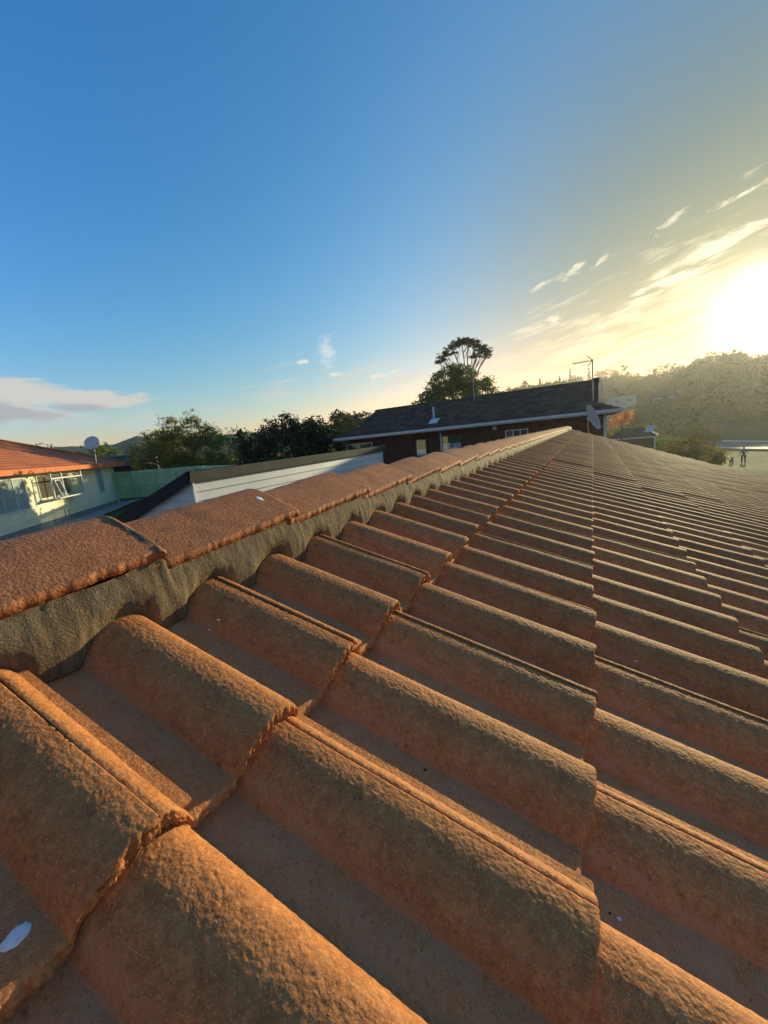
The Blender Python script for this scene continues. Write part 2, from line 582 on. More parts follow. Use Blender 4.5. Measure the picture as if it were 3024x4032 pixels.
L_ACACIA = leafmat('feathery_acacia_leaf', (0.09, 0.10, 0.02), (0.34, 0.28, 0.05), 0.5)
L_MAG = leafmat('glossy_dark_leaf', (0.012, 0.026, 0.010), (0.04, 0.055, 0.022), 0.12, 1.5)
L_BUSH = leafmat('mid_green_leaf', (0.05, 0.085, 0.014), (0.15, 0.19, 0.03), 0.5)
L_AUT = leafmat('yellow_olive_leaf', (0.09, 0.09, 0.018), (0.30, 0.22, 0.04), 0.5)
L_OR = leafmat('orange_autumn_leaf', (0.35, 0.13, 0.04), (0.65, 0.30, 0.10), 0.5)
L_GUM = leafmat('gum_leaf', (0.035, 0.045, 0.022), (0.08, 0.085, 0.04), 0.25)
L_DARK = leafmat('dark_conifer_leaf', (0.015, 0.030, 0.012), (0.04, 0.06, 0.02), 0.2)
L_HILL = leafmat('hill_wood_leaf', (0.075, 0.068, 0.014), (0.22, 0.165, 0.03), 0.45, 0.05)
L_PALE = leafmat('pale_underside_leaf', (0.22, 0.21, 0.16), (0.34, 0.32, 0.26), 0.1)
BARK = simple('brown_bark', (0.10, 0.075, 0.055), 0.95, 0.3, 4.0)
BARK_P = simple('pale_gum_bark', (0.30, 0.25, 0.20), 0.85, 0.25, 2.0)

m, t = material('ground_cover')
g = t.n('ShaderNodeNewGeometry')
P = g.outputs['Position']
n1 = t.noise(P, 0.35, 5, 0.65)
n2 = t.noise(P, 9.0, 4, 0.7)
c = t.mix(t.ramp(n1, 0.35, 0.65), rgb(0.035, 0.07, 0.014), rgb(0.075, 0.085, 0.026))
c = t.mix(t.m('MULTIPLY', t.ramp(n2, 0.45, 0.7), 0.5), c, rgb(0.03, 0.045, 0.012))
far = t.ramp(t.vm('LENGTH', P), 90.0, 140.0)
wood = t.mix(t.ramp(t.noise(P, 0.06, 6, 0.7), 0.4, 0.6), rgb(0.022, 0.034, 0.014), rgb(0.075, 0.078, 0.028))
c = t.mix(far, c, wood)
finish(t, c, 0.95, n2, 0.03, spec=0.1)
GROUND = m

# ------------------------------------------------------------------ terrain
ANCH = np.array([(-3, 2, 1.2), (-6, 5, 1.9), (-12, 5, 2.2), (-25, 12, 2.45), (-29, 16, 2.5), (-34, 20, 2.9), (-20, 30, 2.7), (0, 24, 2.1), (-15, 24, 2.4), (7, 5, -0.2),
                 (14, 54, -0.83), (13, 60, -0.85), (22, 80, -0.9), (30, 60, -0.9), (25, 40, -0.9), (5, 55, -0.1), (-8, 45, 2.2), (0, -30, 1), (-60, 30, 2), (-60, -30, 2), (40, 0, -2), (-20, 70, 2), (-60, 80, 1)], float)
AZT = np.array([-180, -90, -72, -66, -60, -57.5, -55, -48, -35, -28, -20, -12, -8, -3, 0, 3, 5, 7, 8.5, 10, 11.3, 13, 14.5, 16, 20, 30, 60, 180.])
ELT = np.array([2.0, 2.3, 2.4, 2.75, 2.5, 3.4, 2.9, 2.7, 3.0, 3.4, 3.8, 4.2, 4.7, 4.6, 4.6, 4.4, 4.0, 4.0, 4.2, 4.5, 4.9, 4.8, 4.3, 3.9, 4.0, 4.0, 3.0, 2.0])
RCT = np.array([900, 900, 900, 900, 900, 900, 900, 850, 600, 420, 340, 300, 300, 300, 300, 290, 270, 255, 250, 245, 240, 240, 240, 240, 240, 260, 400, 900.])
R0T = np.array([150, 150, 150, 150, 150, 150, 150, 150, 130, 110, 100, 100, 100, 105, 105, 105, 105, 105, 105, 100, 100, 100, 100, 100, 100, 100, 120, 150.])


def gz(x, y):
    x = np.atleast_1d(np.asarray(x, float))
    y = np.atleast_1d(np.asarray(y, float))
    d2 = (x[:, None] - ANCH[None, :, 0]) ** 2 + (y[:, None] - ANCH[None, :, 1]) ** 2 + 4.0
    w = d2 ** -1.6
    z = (w * ANCH[None, :, 2]).sum(1) / w.sum(1)
    a = np.degrees(np.arctan2(x, y))
    r = np.hypot(x, y)
    e = np.interp(a, AZT, ELT)
    rc = np.interp(a, AZT, RCT)
    r0 = np.interp(a, AZT, R0T)
    t = np.clip((r - r0) / (rc - r0), 0, 1)
    t = t * t * (3 - 2 * t) * 0.5 + 0.5 * t ** 1.3
    top = CAM_Z + rc * np.tan(np.radians(e))
    flat = z * (1 - np.clip((r - 90) / 60, 0, 1)) + np.clip((r - 90) / 60, 0, 1) * np.where(a > 5, -1.0, 1.0)
    z = flat + (top - flat) * t
    z = z - np.clip(r - rc, 0, 200) * 0.12
    return z


def g1z(x, y):
    return float(gz([x], [y])[0])


azs = np.concatenate([np.linspace(-180, -80, 30)[:-1], np.linspace(-80, 22, 205)[:-1], np.linspace(22, 180, 40)])
rs = np.concatenate([[0.0], np.geomspace(2, 100, 40), np.linspace(105, 320, 50), np.geomspace(335, 1080, 26)])
A, R = np.meshgrid(np.radians(azs), rs, indexing='ij')
X = R * np.sin(A)
Y = R * np.cos(A)
Z = gz(X.ravel(), Y.ravel())
Z = Z + np.where(R.ravel() > 110, fbm(X.ravel() / 23, Y.ravel() / 23, 3) * np.clip(R.ravel() / 160, 0, 3) * 1.4, 0)
tag(obj('ground', mesh('ground', np.stack([X.ravel(), Y.ravel(), Z], 1), grid_faces(len(azs), len(rs)), GROUND, True)), kind='structure')

# ------------------------------------------------------------------ the near roof
ALPHA = 0.352337688
CA, SA = math.cos(ALPHA), math.sin(ALPHA)
H_PLANE, GAUGE, S1, YJ = 0.393445, 0.329930, -0.326690, 0.307880
ROLL = 0.15
HR = 0.040          # height of the rolls
STEP = 0.023        # each course stands proud of the next
RIDGE_X = -0.700
VERGE_Y = 14.0
N_COURSE = 22


def profile(y):
    ph = (y + 0.010) / ROLL          # the crest lies 10 mm on the near side of the joint
    f = ph - np.round(ph)
    t = np.clip(np.where(f < 0, -f / 0.40, f / 0.40), 0, 1)
    near = (1 - t ** 2.1) ** 0.80
    g = np.where(f < 0, f + 1, f)     # 0..1 measured from the crest away from the viewer
    u = np.clip(g / 0.28, 0, 1)
    far = (1 - u ** 3.0) ** 0.95
    v = np.clip((1 - g) / 0.40, 0, 1)
    nearv = (1 - v ** 2.1) ** 0.80
    return -HR + HR * np.maximum(far, nearv)


def tile_mesh(name, ny, nx, seed, disp=0.0, mat=None, edge=0.0015, smooth=True, face_rows=3, chips=0.0):
    """one double-roll tile: x runs downslope 0..GAUGE, y across 0..0.3, z=0 is the crest of the lower edge"""
    L = GAUGE
    r = 0.0045
    xs = np.concatenate([np.linspace(-0.05, L - r, nx), L - r + r * np.sin(np.linspace(0, math.pi / 2, 4)[1:])])
    ys = np.concatenate([np.linspace(0.0, 0.2972, ny)])
    XX, YY = np.meshgrid(xs, ys, indexing='ij')
    ZZ = profile(YY) + STEP * (XX / L - 1)
    lt = np.clip(YY / 0.06, 0, 1)
    ZZ += 0.0020 * (1 - lt * lt * (3 - 2 * lt))
    ZZ -= r * (1 - np.sqrt(np.clip(1 - np.clip((XX - (L - r)) / r, 0, 1) ** 2, 0, 1)))
    # rounded long edge of the over-lapping side
    ZZ -= 0.0012 * np.exp(-(YY / 0.0025) ** 2)
    ZZ += fbm(XX * 9 + seed * 7.7, YY * 9 + seed * 3.1, 2) * 0.0012
    if disp > 0:
        dzx = np.gradient(ZZ, axis=0) / np.maximum(np.gradient(XX, axis=0), 1e-6)
        dzy = np.gradient(ZZ, axis=1) / np.maximum(np.gradient(YY, axis=1), 1e-6)
        n = np.stack([-dzx, -dzy, np.ones_like(ZZ)], -1)
        n /= np.linalg.norm(n, axis=-1, keepdims=True)
        arc = YY
        a = fbm(XX * 290 + seed * 31, arc * 290 + seed * 11, 2, 0.55)
        b_ = np.abs(fbm(XX * 240 + seed * 13, arc * 240 + seed * 5, 2, 0.5))
        panm = 0.35 + 0.65 * np.clip((profile(YY) + 0.037) / 0.012, 0, 1)
        h = (a * 1.0 - b_ * 0.9) * disp * panm
        XX = XX + n[..., 0] * h
        YY2 = YY + n[..., 1] * h
        ZZ = ZZ + n[..., 2] * h
    else:
        YY2 = YY.copy()
    # ragged lower edge
    je = fbm(ys * 190 + seed * 9, ys * 0 + seed, 2, 0.7) * edge * 2.4
    ch = np.clip(fbm(ys * 26 + seed * 4, ys * 0 + 3.3 + seed, 2, 0.5) - 0.16, 0, 1) * chips
    for k in range(3):
        XX[-1 - k] += (je - ch) * (1 - k / 3)
        ZZ[-1 - k] -= ch * 0.5 * (1 - k / 3)
    rowsX, rowsY, rowsZ = [XX], [YY2], [ZZ]
    th = 0.020 + fbm(ys * 60 + seed * 2, ys * 0 + 9.0 + seed, 3, 0.6) * edge * 2.2
    for k in range(1, face_rows + 1):
        f = k / face_rows
        jag = fbm(ys * 210 + seed, np.full_like(ys, f * 9 + seed), 2, 0.7) * edge * 3.6 + 0.0005
        rowsX.append((XX[-1] + jag - 0.004 * f * f)[None])
        rowsY.append(YY2[-1][None])
        rowsZ.append((ZZ[-1] - th * f)[None])
    rowsX.append((XX[-1] - 0.10)[None])
    rowsY.append(YY2[-1][None])
    rowsZ.append((ZZ[-1] - th - 0.006)[None])
    XX = np.concatenate(rowsX)
    YY2 = np.concatenate(rowsY)
    ZZ = np.concatenate(rowsZ)
    nu, nv = XX.shape
    V = np.stack([XX.ravel(), YY2.ravel(), ZZ.ravel()], 1)
    F = [grid_faces(nu, nv)]
    n0 = len(V)
    # side faces down to an under-lock that runs beneath the neighbour
    sel = np.arange(0, nu - face_rows - 1)
    last = sel * nv + nv - 1
    first = sel * nv
    A1 = V[last] + np.array([0, 0.0004, -0.009])
    A2 = V[last] + np.array([0, 0.030, -0.0125])
    B1 = V[first] + np.array([0, 0.0006, -0.013])
    k = len(sel)
    V = np.concatenate([V, A1, A2, B1])
    i = np.arange(k - 1)
    F.append(np.stack([last[:-1], last[1:], n0 + i + 1, n0 + i], 1))
    F.append(np.stack([n0 + i, n0 + i + 1, n0 + k + i + 1, n0 + k + i], 1))
    F.append(np.stack([first[:-1], n0 + 2 * k + i, n0 + 2 * k + i + 1, first[1:]], 1))
    me = mesh(name, V, [np.concatenate(F)[:, ::-1]], mat, smooth)
    sm_ = np.full(len(me.polygons), smooth)
    sm_[(nu - face_rows - 2) * (nv - 1):] = False      # broken edges are not smooth
    me.polygons.foreach_set('use_smooth', sm_)
    return me


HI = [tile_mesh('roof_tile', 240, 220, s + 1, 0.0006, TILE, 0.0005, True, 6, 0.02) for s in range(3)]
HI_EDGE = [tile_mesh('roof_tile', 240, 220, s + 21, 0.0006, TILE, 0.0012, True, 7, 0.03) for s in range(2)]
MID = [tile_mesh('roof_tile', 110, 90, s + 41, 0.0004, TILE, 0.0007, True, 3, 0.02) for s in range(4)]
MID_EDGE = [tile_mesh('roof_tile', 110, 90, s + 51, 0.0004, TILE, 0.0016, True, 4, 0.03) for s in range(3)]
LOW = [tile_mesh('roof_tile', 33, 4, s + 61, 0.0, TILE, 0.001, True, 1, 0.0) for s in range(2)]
FIELD = tile_mesh('roof_tile', 25, 3, 71, 0.0, TILE, 0.0, True, 1, 0.0)

house = empty('tiled_house', (0, 0, 0))
tag(house, 'house under the viewer with a terracotta double-roll tile roof and mortared ridge', 'house')


def plane_pt(s, y, off=0.0):
    return Vector((s * CA + off * SA, y, CAM_Z - H_PLANE - s * SA + off * CA))


rotm = Matrix.Rotation(ALPHA, 4, 'Y')
_V = np.array(_r[:]), np.array(_u[:]), np.array(_w[:])


def in_view(p, margin=1.12):
    d = np.array([p[0], p[1], p[2] - CAM_Z])
    z = d @ _V[2]
    if z < 0.05:
        return False
    return abs(d @ _V[0]) / z < 1512 / 1598.5 * margin and abs(d @ _V[1]) / z < 2016 / 1598.5 * margin


tiles = []
for c in range(1, N_COURSE + 1):
    s_up = S1 + GAUGE * (c - 2)
    jodd = 1 if c % 2 == 1 else 0
    j = -30 + jodd - (0 if (-30 + jodd) % 2 == jodd % 2 else 1)
    while True:
        y0 = YJ + ROLL * j
        if y0 > VERGE_Y:
            break
        p = plane_pt(s_up, y0)
        ctr = plane_pt(s_up + GAUGE / 2, y0 + 0.15)
        corners = [plane_pt(s_up + a * GAUGE, y0 + b * 0.3) for a in (0, 0.5, 1) for b in (0, 0.5, 1)]
        vis = any(in_view(q, 1.05) for q in corners)
        dist = (ctr - Vector((0, 0, CAM_Z))).length
        tiles.append((0 if vis else 1, dist, c, j, p))
        j += 2
tiles.sort(key=lambda q: (q[0], q[1]))
rest = []
k = 0
for vis, dist, c, j, p in tiles:
    if vis == 0 and k < 300:
        if dist < 1.25:
            me = (HI_EDGE if c == 1 else HI)[(j // 2 + c) % (2 if c == 1 else 3)]
        elif dist < 3.4:
            me = (MID_EDGE if c == 1 else MID)[(j // 2 + c) % (3 if c == 1 else 4)]
        else:
            me = LOW[(j // 2 + c) % 2]
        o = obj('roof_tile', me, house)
        jig = Matrix.Rotation(random.uniform(-0.007, 0.007), 4, 'Z') @ Matrix.Rotation(random.uniform(-0.006, 0.006), 4, 'X')
        o.matrix_world = Matrix.Translation(p + Vector((random.uniform(-0.0025, 0.0025), 0, random.uniform(-0.0012, 0.0012)))) @ rotm @ jig
        k += 1
    else:
        rest.append(p)
fv = np.empty(len(FIELD.vertices) * 3, np.float32)
FIELD.vertices.foreach_get('co', fv)
fv = fv.reshape(-1, 3)
ff = np.array([tuple(q.vertices) for q in FIELD.polygons], np.int32)
R3 = np.array(rotm.to_3x3())
Vs, Fs = [], []
inv = np.array(rotm.to_3x3().inverted())
for i, p in enumerate(rest):
    Vs.append(fv + (inv @ np.array(p))[None] + np.array([0, 0, random.uniform(-0.0012, 0.0012)]))
    Fs.append(ff + i * len(fv))
o = obj('roof_tile_field', mesh('roof_tile_field', np.concatenate(Vs), np.concatenate(Fs), TILE_FAR, True), house)
o.matrix_world = rotm.copy()
tag(o, kind='stuff')

# under-lay beneath the tiles, rear slope, walls, barge board, gutter
S_EAVE = S1 + GAUGE * (N_COURSE - 1)
mb = MB()
a, b_ = plane_pt(-0.66, -5, -0.075), plane_pt(S_EAVE - 0.03, -5, -0.075)
c_, d_ = plane_pt(S_EAVE - 0.03, VERGE_Y - 0.02, -0.075), plane_pt(-0.66, VERGE_Y - 0.02, -0.075)
mb.quad(a, b_, c_, d_)
mb.build('roof_underlay', DARK, house)
ridge_z = CAM_Z - H_PLANE - (RIDGE_X / CA) * SA - 0.03
mb = MB()
zb = ridge_z - 4.6 * math.tan(ALPHA)
mb.add([(RIDGE_X, -5, ridge_z), (RIDGE_X - 4.6, -5, zb), (RIDGE_X - 4.6, VERGE_Y, zb), (RIDGE_X, VERGE_Y, ridge_z),
        (RIDGE_X, -5, ridge_z - 0.06), (RIDGE_X - 4.6, -5, zb - 0.06), (RIDGE_X - 4.6, VERGE_Y, zb - 0.06), (RIDGE_X, VERGE_Y, ridge_z - 0.06)],
       [(0, 1, 2, 3), (7, 6, 5, 4), (0, 4, 5, 1), (1, 5, 6, 2), (2, 6, 7, 3)])
mb.build('rear_roof_slope', TILE_FAR, house)
ze = plane_pt(S_EAVE, 0).z
xe = plane_pt(S_EAVE, 0).x
mb = MB()
mb.prism([(xe - 0.5, -1.5), (xe - 0.5, ze - 0.02), (RIDGE_X, ridge_z - 0.20), (RIDGE_X - 4.2, zb - 0.02), (RIDGE_X - 4.2, -1.5)], 'y', -4.7, VERGE_Y - 0.45)
mb.build('wall', BRICK_D, house)
mb = MB()
mb.prism([(xe, ze - 0.05), (RIDGE_X, ridge_z - 0.06), (RIDGE_X, ridge_z - 0.26), (xe, ze - 0.25)], 'y', VERGE_Y - 0.06, VERGE_Y - 0.02)
mb.build('barge_board', WHITE, house)
mb = MB()
mb.box(xe - 0.02, xe + 0.11, -5, VERGE_Y, ze - 0.17, ze - 0.06)
mb.build('gutter', WHITE, house)

# ridge caps
CAP_P = 0.317
CAP_Y0 = 0.374


def cap_mesh(name, ny, nc, seed, disp, mat=CAP):
    """cap runs +y 0..L (far end lies over the next cap); cross-section is a blunt V"""
    L = CAP_P + 0.035
    ys = np.linspace(-0.03, L - 0.035, ny)
    cs = np.linspace(-0.126, 0.126, nc)
    YY, CC = np.meshgrid(ys, cs, indexing='ij')
    slope = math.tan(math.radians(27))
    rise = -(np.sqrt(CC ** 2 + 0.03 ** 2) - 0.03) * slope
    ZZ = rise + 0.019 * np.clip((YY) / (L - 0.035), -0.2, 1) ** 1.0
    XX = CC * (1 + 0.03 * YY / L)
    # rounded far end
    e = np.clip((YY - (L - 0.035 - 0.008)) / 0.008, 0, 1)
    ZZ -= 0.006 * (1 - np.sqrt(1 - e ** 2 * 0.999))
    nrm = np.stack([np.sign(CC) * np.minimum(np.abs(CC) / 0.03, 1) * 0.45, 0 * CC, 0.89 + 0 * CC], -1)
    h = fbm(XX * 14 + seed, YY * 14 + seed * 3, 2) * 0.002
    if disp > 0:
        a = fbm(XX * 210 + seed * 31, YY * 170 + seed * 11, 2, 0.55)
        b2 = np.abs(fbm(XX * 130 + seed * 13, YY * 110 + seed * 5, 2, 0.5))
        h = h + (a - b2 * 0.8) * disp
    XX = XX + nrm[..., 0] * h
    ZZ = ZZ + nrm[..., 2] * h
    edge = fbm(ys * 70 + seed, ys * 0 + 2 + seed, 3, 0.6) * 0.0028
    XX[:, 0] += edge
    XX[:, -1] += fbm(ys * 70 + seed * 5, ys * 0 + 7 + seed, 3, 0.6) * 0.0028
    nu, nv = XX.shape
    top = np.stack([XX.ravel(), YY.ravel(), ZZ.ravel()], 1)
    th = 0.014
    under = top.copy()
    under[:, 2] -= th
    under[:, 0] *= 0.985
    V = np.concatenate([top, under])
    n0 = nu * nv
    F = [grid_faces(nu, nv, 0, True), grid_faces(nu, nv, n0, False)]
    i = np.arange(nu - 1)
    F.append(np.stack([i * nv, (i + 1) * nv, n0 + (i + 1) * nv, n0 + i * nv], 1))
    F.append(np.stack([i * nv + nv - 1, n0 + i * nv + nv - 1, n0 + (i + 1) * nv + nv - 1, (i + 1) * nv + nv - 1], 1))
    j = np.arange(nv - 1)
    F.append(np.stack([j, n0 + j, n0 + j + 1, j + 1], 1))
    q = (nu - 1) * nv
    F.append(np.stack([q + j, q + j + 1, n0 + q + j + 1, n0 + q + j], 1))
    return mesh(name, V, np.concatenate(F), mat, True)


CAP_HI = [cap_mesh('ridge_cap', 120, 104, s + 3, 0.0003) for s in range(2)]
CAP_MID = [cap_mesh('ridge_cap', 40, 34, s + 13, 0.0004) for s in range(2)]
CAP_LOW = [cap_mesh('ridge_cap', 8, 13, s + 23, 0.0) for s in range(2)]
CAP_Z = CAM_Z - 0.0945
i = -14
while True:
    y0 = CAP_Y0 + CAP_P * i
    if y0 + CAP_P > VERGE_Y + 0.1:
        break
    if -3 <= i <= 3:
        me = CAP_HI[i % 2]
    elif 3 < i <= 12:
        me = CAP_MID[i % 2]
    else:
        me = CAP_LOW[i % 2]
    o = obj('ridge_cap', me, house, (RIDGE_X + random.uniform(-0.002, 0.002), y0, CAP_Z + random.uniform(-0.0015, 0.0015) + (0.0 if i > 0 else 0)))
    o.rotation_euler = (0, random.uniform(-0.01, 0.01), random.uniform(-0.006, 0.006))
    i += 1

# mortar bedding between caps and tiles
ys = np.concatenate([np.arange(-1.2, 1.6, 0.004), np.arange(1.6, 5, 0.012), np.arange(5, VERGE_Y, 0.03)])
rows = np.linspace(0, 1, 22)
YY, TT = np.meshgrid(ys, rows, indexing='ij')
ph = (ys - CAP_Y0) / CAP_P
pf = ph - np.floor(ph)
jt = np.exp(-(np.minimum(pf, 1 - pf) * CAP_P / 0.022) ** 2)
topx = RIDGE_X + 0.121 + 0.003 * pf
topz = CAP_Z - 0.063 + 0.016 * pf
s_b = (-0.548) / CA
basex = -0.584 + 0.006 * fbm(ys * 12, ys * 0, 2)
tile_z = CAM_Z - H_PLANE - (basex / CA) * SA + (profile(ys - YJ) + STEP * ((basex / CA - (S1 - GAUGE)) / GAUGE - 1)) * CA
sm = np.convolve(np.pad(tile_z, 6, mode='edge'), np.ones(13) / 13, 'valid')
basez = np.minimum(tile_z, sm) - 0.006
basex = basex + 0.012 * np.clip((-0.205 + CAM_Z - basez) / 0.04, 0, 1)
XX = topx[:, None] * (1 - TT) + basex[:, None] * TT
ZZ = topz[:, None] * (1 - TT) + basez[:, None] * TT
XX += 0.010 * np.sin(np.pi * np.clip(TT * 1.1 - 0.1, 0, 1)) + 0.0015 * jt[:, None] * (1 - TT) ** 0.5
XX += 0.016 * np.clip(TT - 0.72, 0, 1) ** 1.5
XX += fbm(YY * 90, TT * 2.6, 3, 0.6) * 0.0014 + fbm(YY * 240, TT * 20, 2, 0.7) * 0.0014 + fbm(YY * 12, TT * 3.2 + 9, 2) * 0.0008
ZZ += fbm(YY * 14, TT * 0 + 4, 2)[:, :] * 0.004 * (TT < 0.1)
obj('ridge_mortar', mesh('ridge_mortar', np.stack([XX.ravel(), YY.ravel(), ZZ.ravel()], 1), grid_faces(len(ys), len(rows), 0, True), MORTAR, True), house)

# mortar smeared over the first joint
cs = np.linspace(-0.13, 0.134, 60)
ys2 = np.linspace(-0.011, 0.013, 9)
YY, CC = np.meshgrid(ys2, cs, indexing='ij')
wd = 0.75 + 0.5 * fbm(cs * 40, cs * 0, 2)[None]
ZZ = -(np.sqrt(CC ** 2 + 0.0009) - 0.03) * math.tan(math.radians(27)) + 0.0172 - 0.010 * np.clip((YY - 0.002) / 0.010, 0, 1) + 0.0035 * (1 - np.abs(YY / 0.013) ** 2) + fbm(CC * 90, YY * 200, 2) * 0.003
me = mesh('joint_mortar', np.stack([CC.ravel(), (YY * wd).ravel() + 0.012 * fbm(CC * 9, CC * 0, 2).ravel(), ZZ.ravel()], 1), grid_faces(9, 60, 0, True), MORTAR, True)
obj('joint_mortar', me, house, (RIDGE_X, CAP_Y0 + CAP_P * 0 - 0.002, CAP_Z))


# bird lime spots: thin irregular discs
def splat(p, nrm, r, stretch=1.0, seed=0, hole=False):
    n = 22
    nv = Vector(nrm).normalized()
    a = nv.cross(Vector((0, 1, 0.01))).normalized()
    b2 = nv.cross(a)
    th = [2 * math.pi * q / n for q in range(n)]
    rr = [r * (1 + (0.30 if r > 0.006 else 0.8) * float(vnoise(np.array([q * 0.9 + seed * 5]), np.array([seed * 1.7]))[0])) for q in range(n)]
    V, F = [], []
    rings = [(1.0, -0.001), (0.85, 0.0003), (0.45, 0.0006)]
    for f, h in rings:
        for q in range(n):
            V.append(p + (a * math.cos(th[q]) + b2 * math.sin(th[q]) * stretch) * rr[q] * f + nv * (h + 0.0004))
    for k2 in range(2):
        for q in range(n):
            F.append((k2 * n + q, k2 * n + (q + 1) % n, (k2 + 1) * n + (q + 1) % n, (k2 + 1) * n + q))
    if not hole:
        F.append(tuple(2 * n + q for q in range(n)))
    mb = MB()
    mb.add([tuple(v) for v in V], F)
    return mb.build('bird_dropping', GUANO, house, True)


def on_tiles(x, y, extra=0.0):
    s = x / CA
    c = math.floor((s - S1) / GAUGE) + 2
    u = (s - (S1 + GAUGE * (c - 2))) / GAUGE
    z = float(profile(np.array([y - YJ]))[0]) + STEP * (u - 1)
    return plane_pt(s, y, z + extra)


PN = (SA, 0, CA)


def on_cap(x, y):
    d = x - RIDGE_X
    k_ = ((y - CAP_Y0) / CAP_P) % 1.0
    return Vector((x, y, CAP_Z - (math.sqrt(d * d + 0.0009) - 0.03) * math.tan(math.radians(27)) + 0.016 * k_))
# (spot positions are filled in below)
SPOT_TILE = [(-0.338, 0.073, 0.0062, 1.5), (-0.505, 0.388, 0.0022, 1.0), (-0.500, 0.398, 0.0028, .8), (-0.30, 0.86, 0.002, 1.0), (0.087, 0.847, 0.0035, 0.4), (0.04, 0.359, 0.0018, 1.0)]
SPOT_CAP = [(-0.642, 0.652, 0.0115, 0.6), (-0.628, 0.750, 0.0075, 0.8), (-0.606, 1.325, 0.012, 0.25), (-0.606, 1.42, 0.010, 0.22), (-0.625, 0.682, 0.004, 1.0)]
# SPOTS
for k, (x, y, r, st) in enumerate(SPOT_TILE):
    splat(on_tiles(x, y, 0.0008), PN, r, st, k + 1)
for k, (x, y, r, st) in enumerate(SPOT_CAP):
    splat(on_cap(x, y) + Vector((0, 0, 0.0015)), (0.42, 0, 0.9), r, st, k + 31)

# ------------------------------------------------------------------ foliage


def leaves(centres, size, aspect=0.5, up=0.0, r=None):
    n = len(centres)
    a = rng.normal(size=(n, 3))
    a[:, 2] += up
    a /= np.linalg.norm(a, axis=1, keepdims=True)
    b = rng.normal(size=(n, 3))
    b -= (b * a).sum(1, keepdims=True) * a
    b /= np.linalg.norm(b, axis=1, keepdims=True)
    s = size * rng.uniform(0.6, 1.3, (n, 1))
    V = np.stack([centres - a * s * .5, centres + b * s * aspect * .5, centres + a * s * .5, centres - b * s * aspect * .5], 1).reshape(-1, 3)
    F = np.arange(n * 4).reshape(n, 4)
    return V, F


def clumps(blobs, n, clump_r, per, flat=0.6, hollow=0.55):
    """leaf positions gathered in clumps through ellipsoids (cx,cy,cz,rx,ry,rz)"""
    blobs = np.asarray(blobs, float)
    w = blobs[:, 3] * blobs[:, 4] * blobs[:, 5]
    w = w ** 0.75
    idx = rng.choice(len(blobs), n, p=w / w.sum())
    d = rng.normal(size=(n, 3))
    d /= np.linalg.norm(d, axis=1, keepdims=True)
    rad = hollow + (1 - hollow) * rng.random((n, 1))
    rad *= rng.uniform(0.82, 1.10, (n, 1))
    c = blobs[idx, :3] + d * rad * blobs[idx, 3:]
    cr = clump_r * rng.uniform(0.6, 1.3, (n, 1, 1))
    p = c[:, None] + rng.normal(size=(n, per, 3)) * cr * np.array([1, 1, flat]) * 0.55
    return p.reshape(-1, 3), c


def trunk_mb(base, fork, tips, r0, n=7):
    mb = MB()
    base = Vector(base)
    fork = Vector(fork)
    mid = base.lerp(fork, 0.5) + Vector((random.uniform(-.1, .1), random.uniform(-.1, .1), 0)) * r0 * 3
    mb.tube([base, mid, fork], [r0, r0 * 0.75, r0 * 0.6], n)
    for tpt in tips:
        tpt = Vector(tpt)
        m1 = fork.lerp(tpt, 0.45) + Vector((random.uniform(-1, 1), random.uniform(-1, 1), random.uniform(-.3, .6))) * (tpt - fork).length * 0.08
        mb.tube([fork - (fork - base) * 0.05, m1, tpt], [r0 * 0.42, r0 * 0.26, r0 * 0.10], 5)
    return mb


def tree(name, label, cat, x, y, blobs, leaf, n, clump_r, per, size, r0, bark, group=None, aspect=0.5, flat=0.6, hollow=0.5, ntips=9, extra=None, z=None):
    """blobs are given relative to the tree's foot"""
    z = g1z(x, y) - 0.15 if z is None else z
    root = empty(name, (x, y, z))
    tag(root, label, cat, group)
    p, c = clumps(blobs, n, clump_r, per, flat, hollow)
    V, F = leaves(p, size, aspect)
    obj('crown', mesh('crown', V, F, leaf), root)
    low = min(b[2] - b[5] * 0.5 for b in blobs)
    cx = sum(b[0] for b in blobs) / len(blobs)
    tips = c[rng.choice(len(c), min(ntips, len(c)), replace=False)]
    trunk_mb((0, 0, -0.3), (cx * 0.4, 0, max(0.4, low)), tips, r0).build('trunk', bark, root, True)
    return root


def polar(azd, d):
    return d * math.sin(math.radians(azd)), d * math.cos(math.radians(azd))


def zel(eld, d):
    return CAM_Z + d * math.tan(math.radians(eld))


# acacia behind the green fence
x, y = polar(-53.4, 37)
z0 = g1z(x, y) - 0.15
tree('acacia_tree', 'feathery acacia with sunlit yellow-green twigs rising behind the green fence', 'tree', x, y,
     [(0, 0, 3.3, 2.9, 2.4, 1.9), (-1.6, -.6, 4.0, 1.6, 1.4, 1.3), (1.3, .9, 4.7, 1.3, 1.3, 1.5), (-.6, 0, 5.0, 1.2, 1.2, 1.3), (2.3, 1.6, 4.0, 1.1, 1.1, 1.0), (.2, 0, 1.6, 2.4, 2.0, 1.4), (-2.3, -1.7, 3.0, 1.2, 1, 1.2)],
     L_ACACIA, 820, 0.36, 28, 0.20, 0.20, BARK, aspect=0.32, hollow=0.45, ntips=14)
x, y = polar(-47.0, 33)
tree('round_bush', 'soft rounded mid-green bush between the feathery acacia and the dark glossy tree', 'bush', x, y,
     [(0, 0, 2.6, 2.5, 1.9, 1.95), (-1.2, -.3, 1.4, 1.5, 1.2, 1.5), (1.6, .8, 2.4, 1.2, 1.2, 1.4)], L_BUSH, 420, 0.30, 30, 0.15, 0.12, BARK, hollow=0.75)
x, y = polar(-40.0, 27)
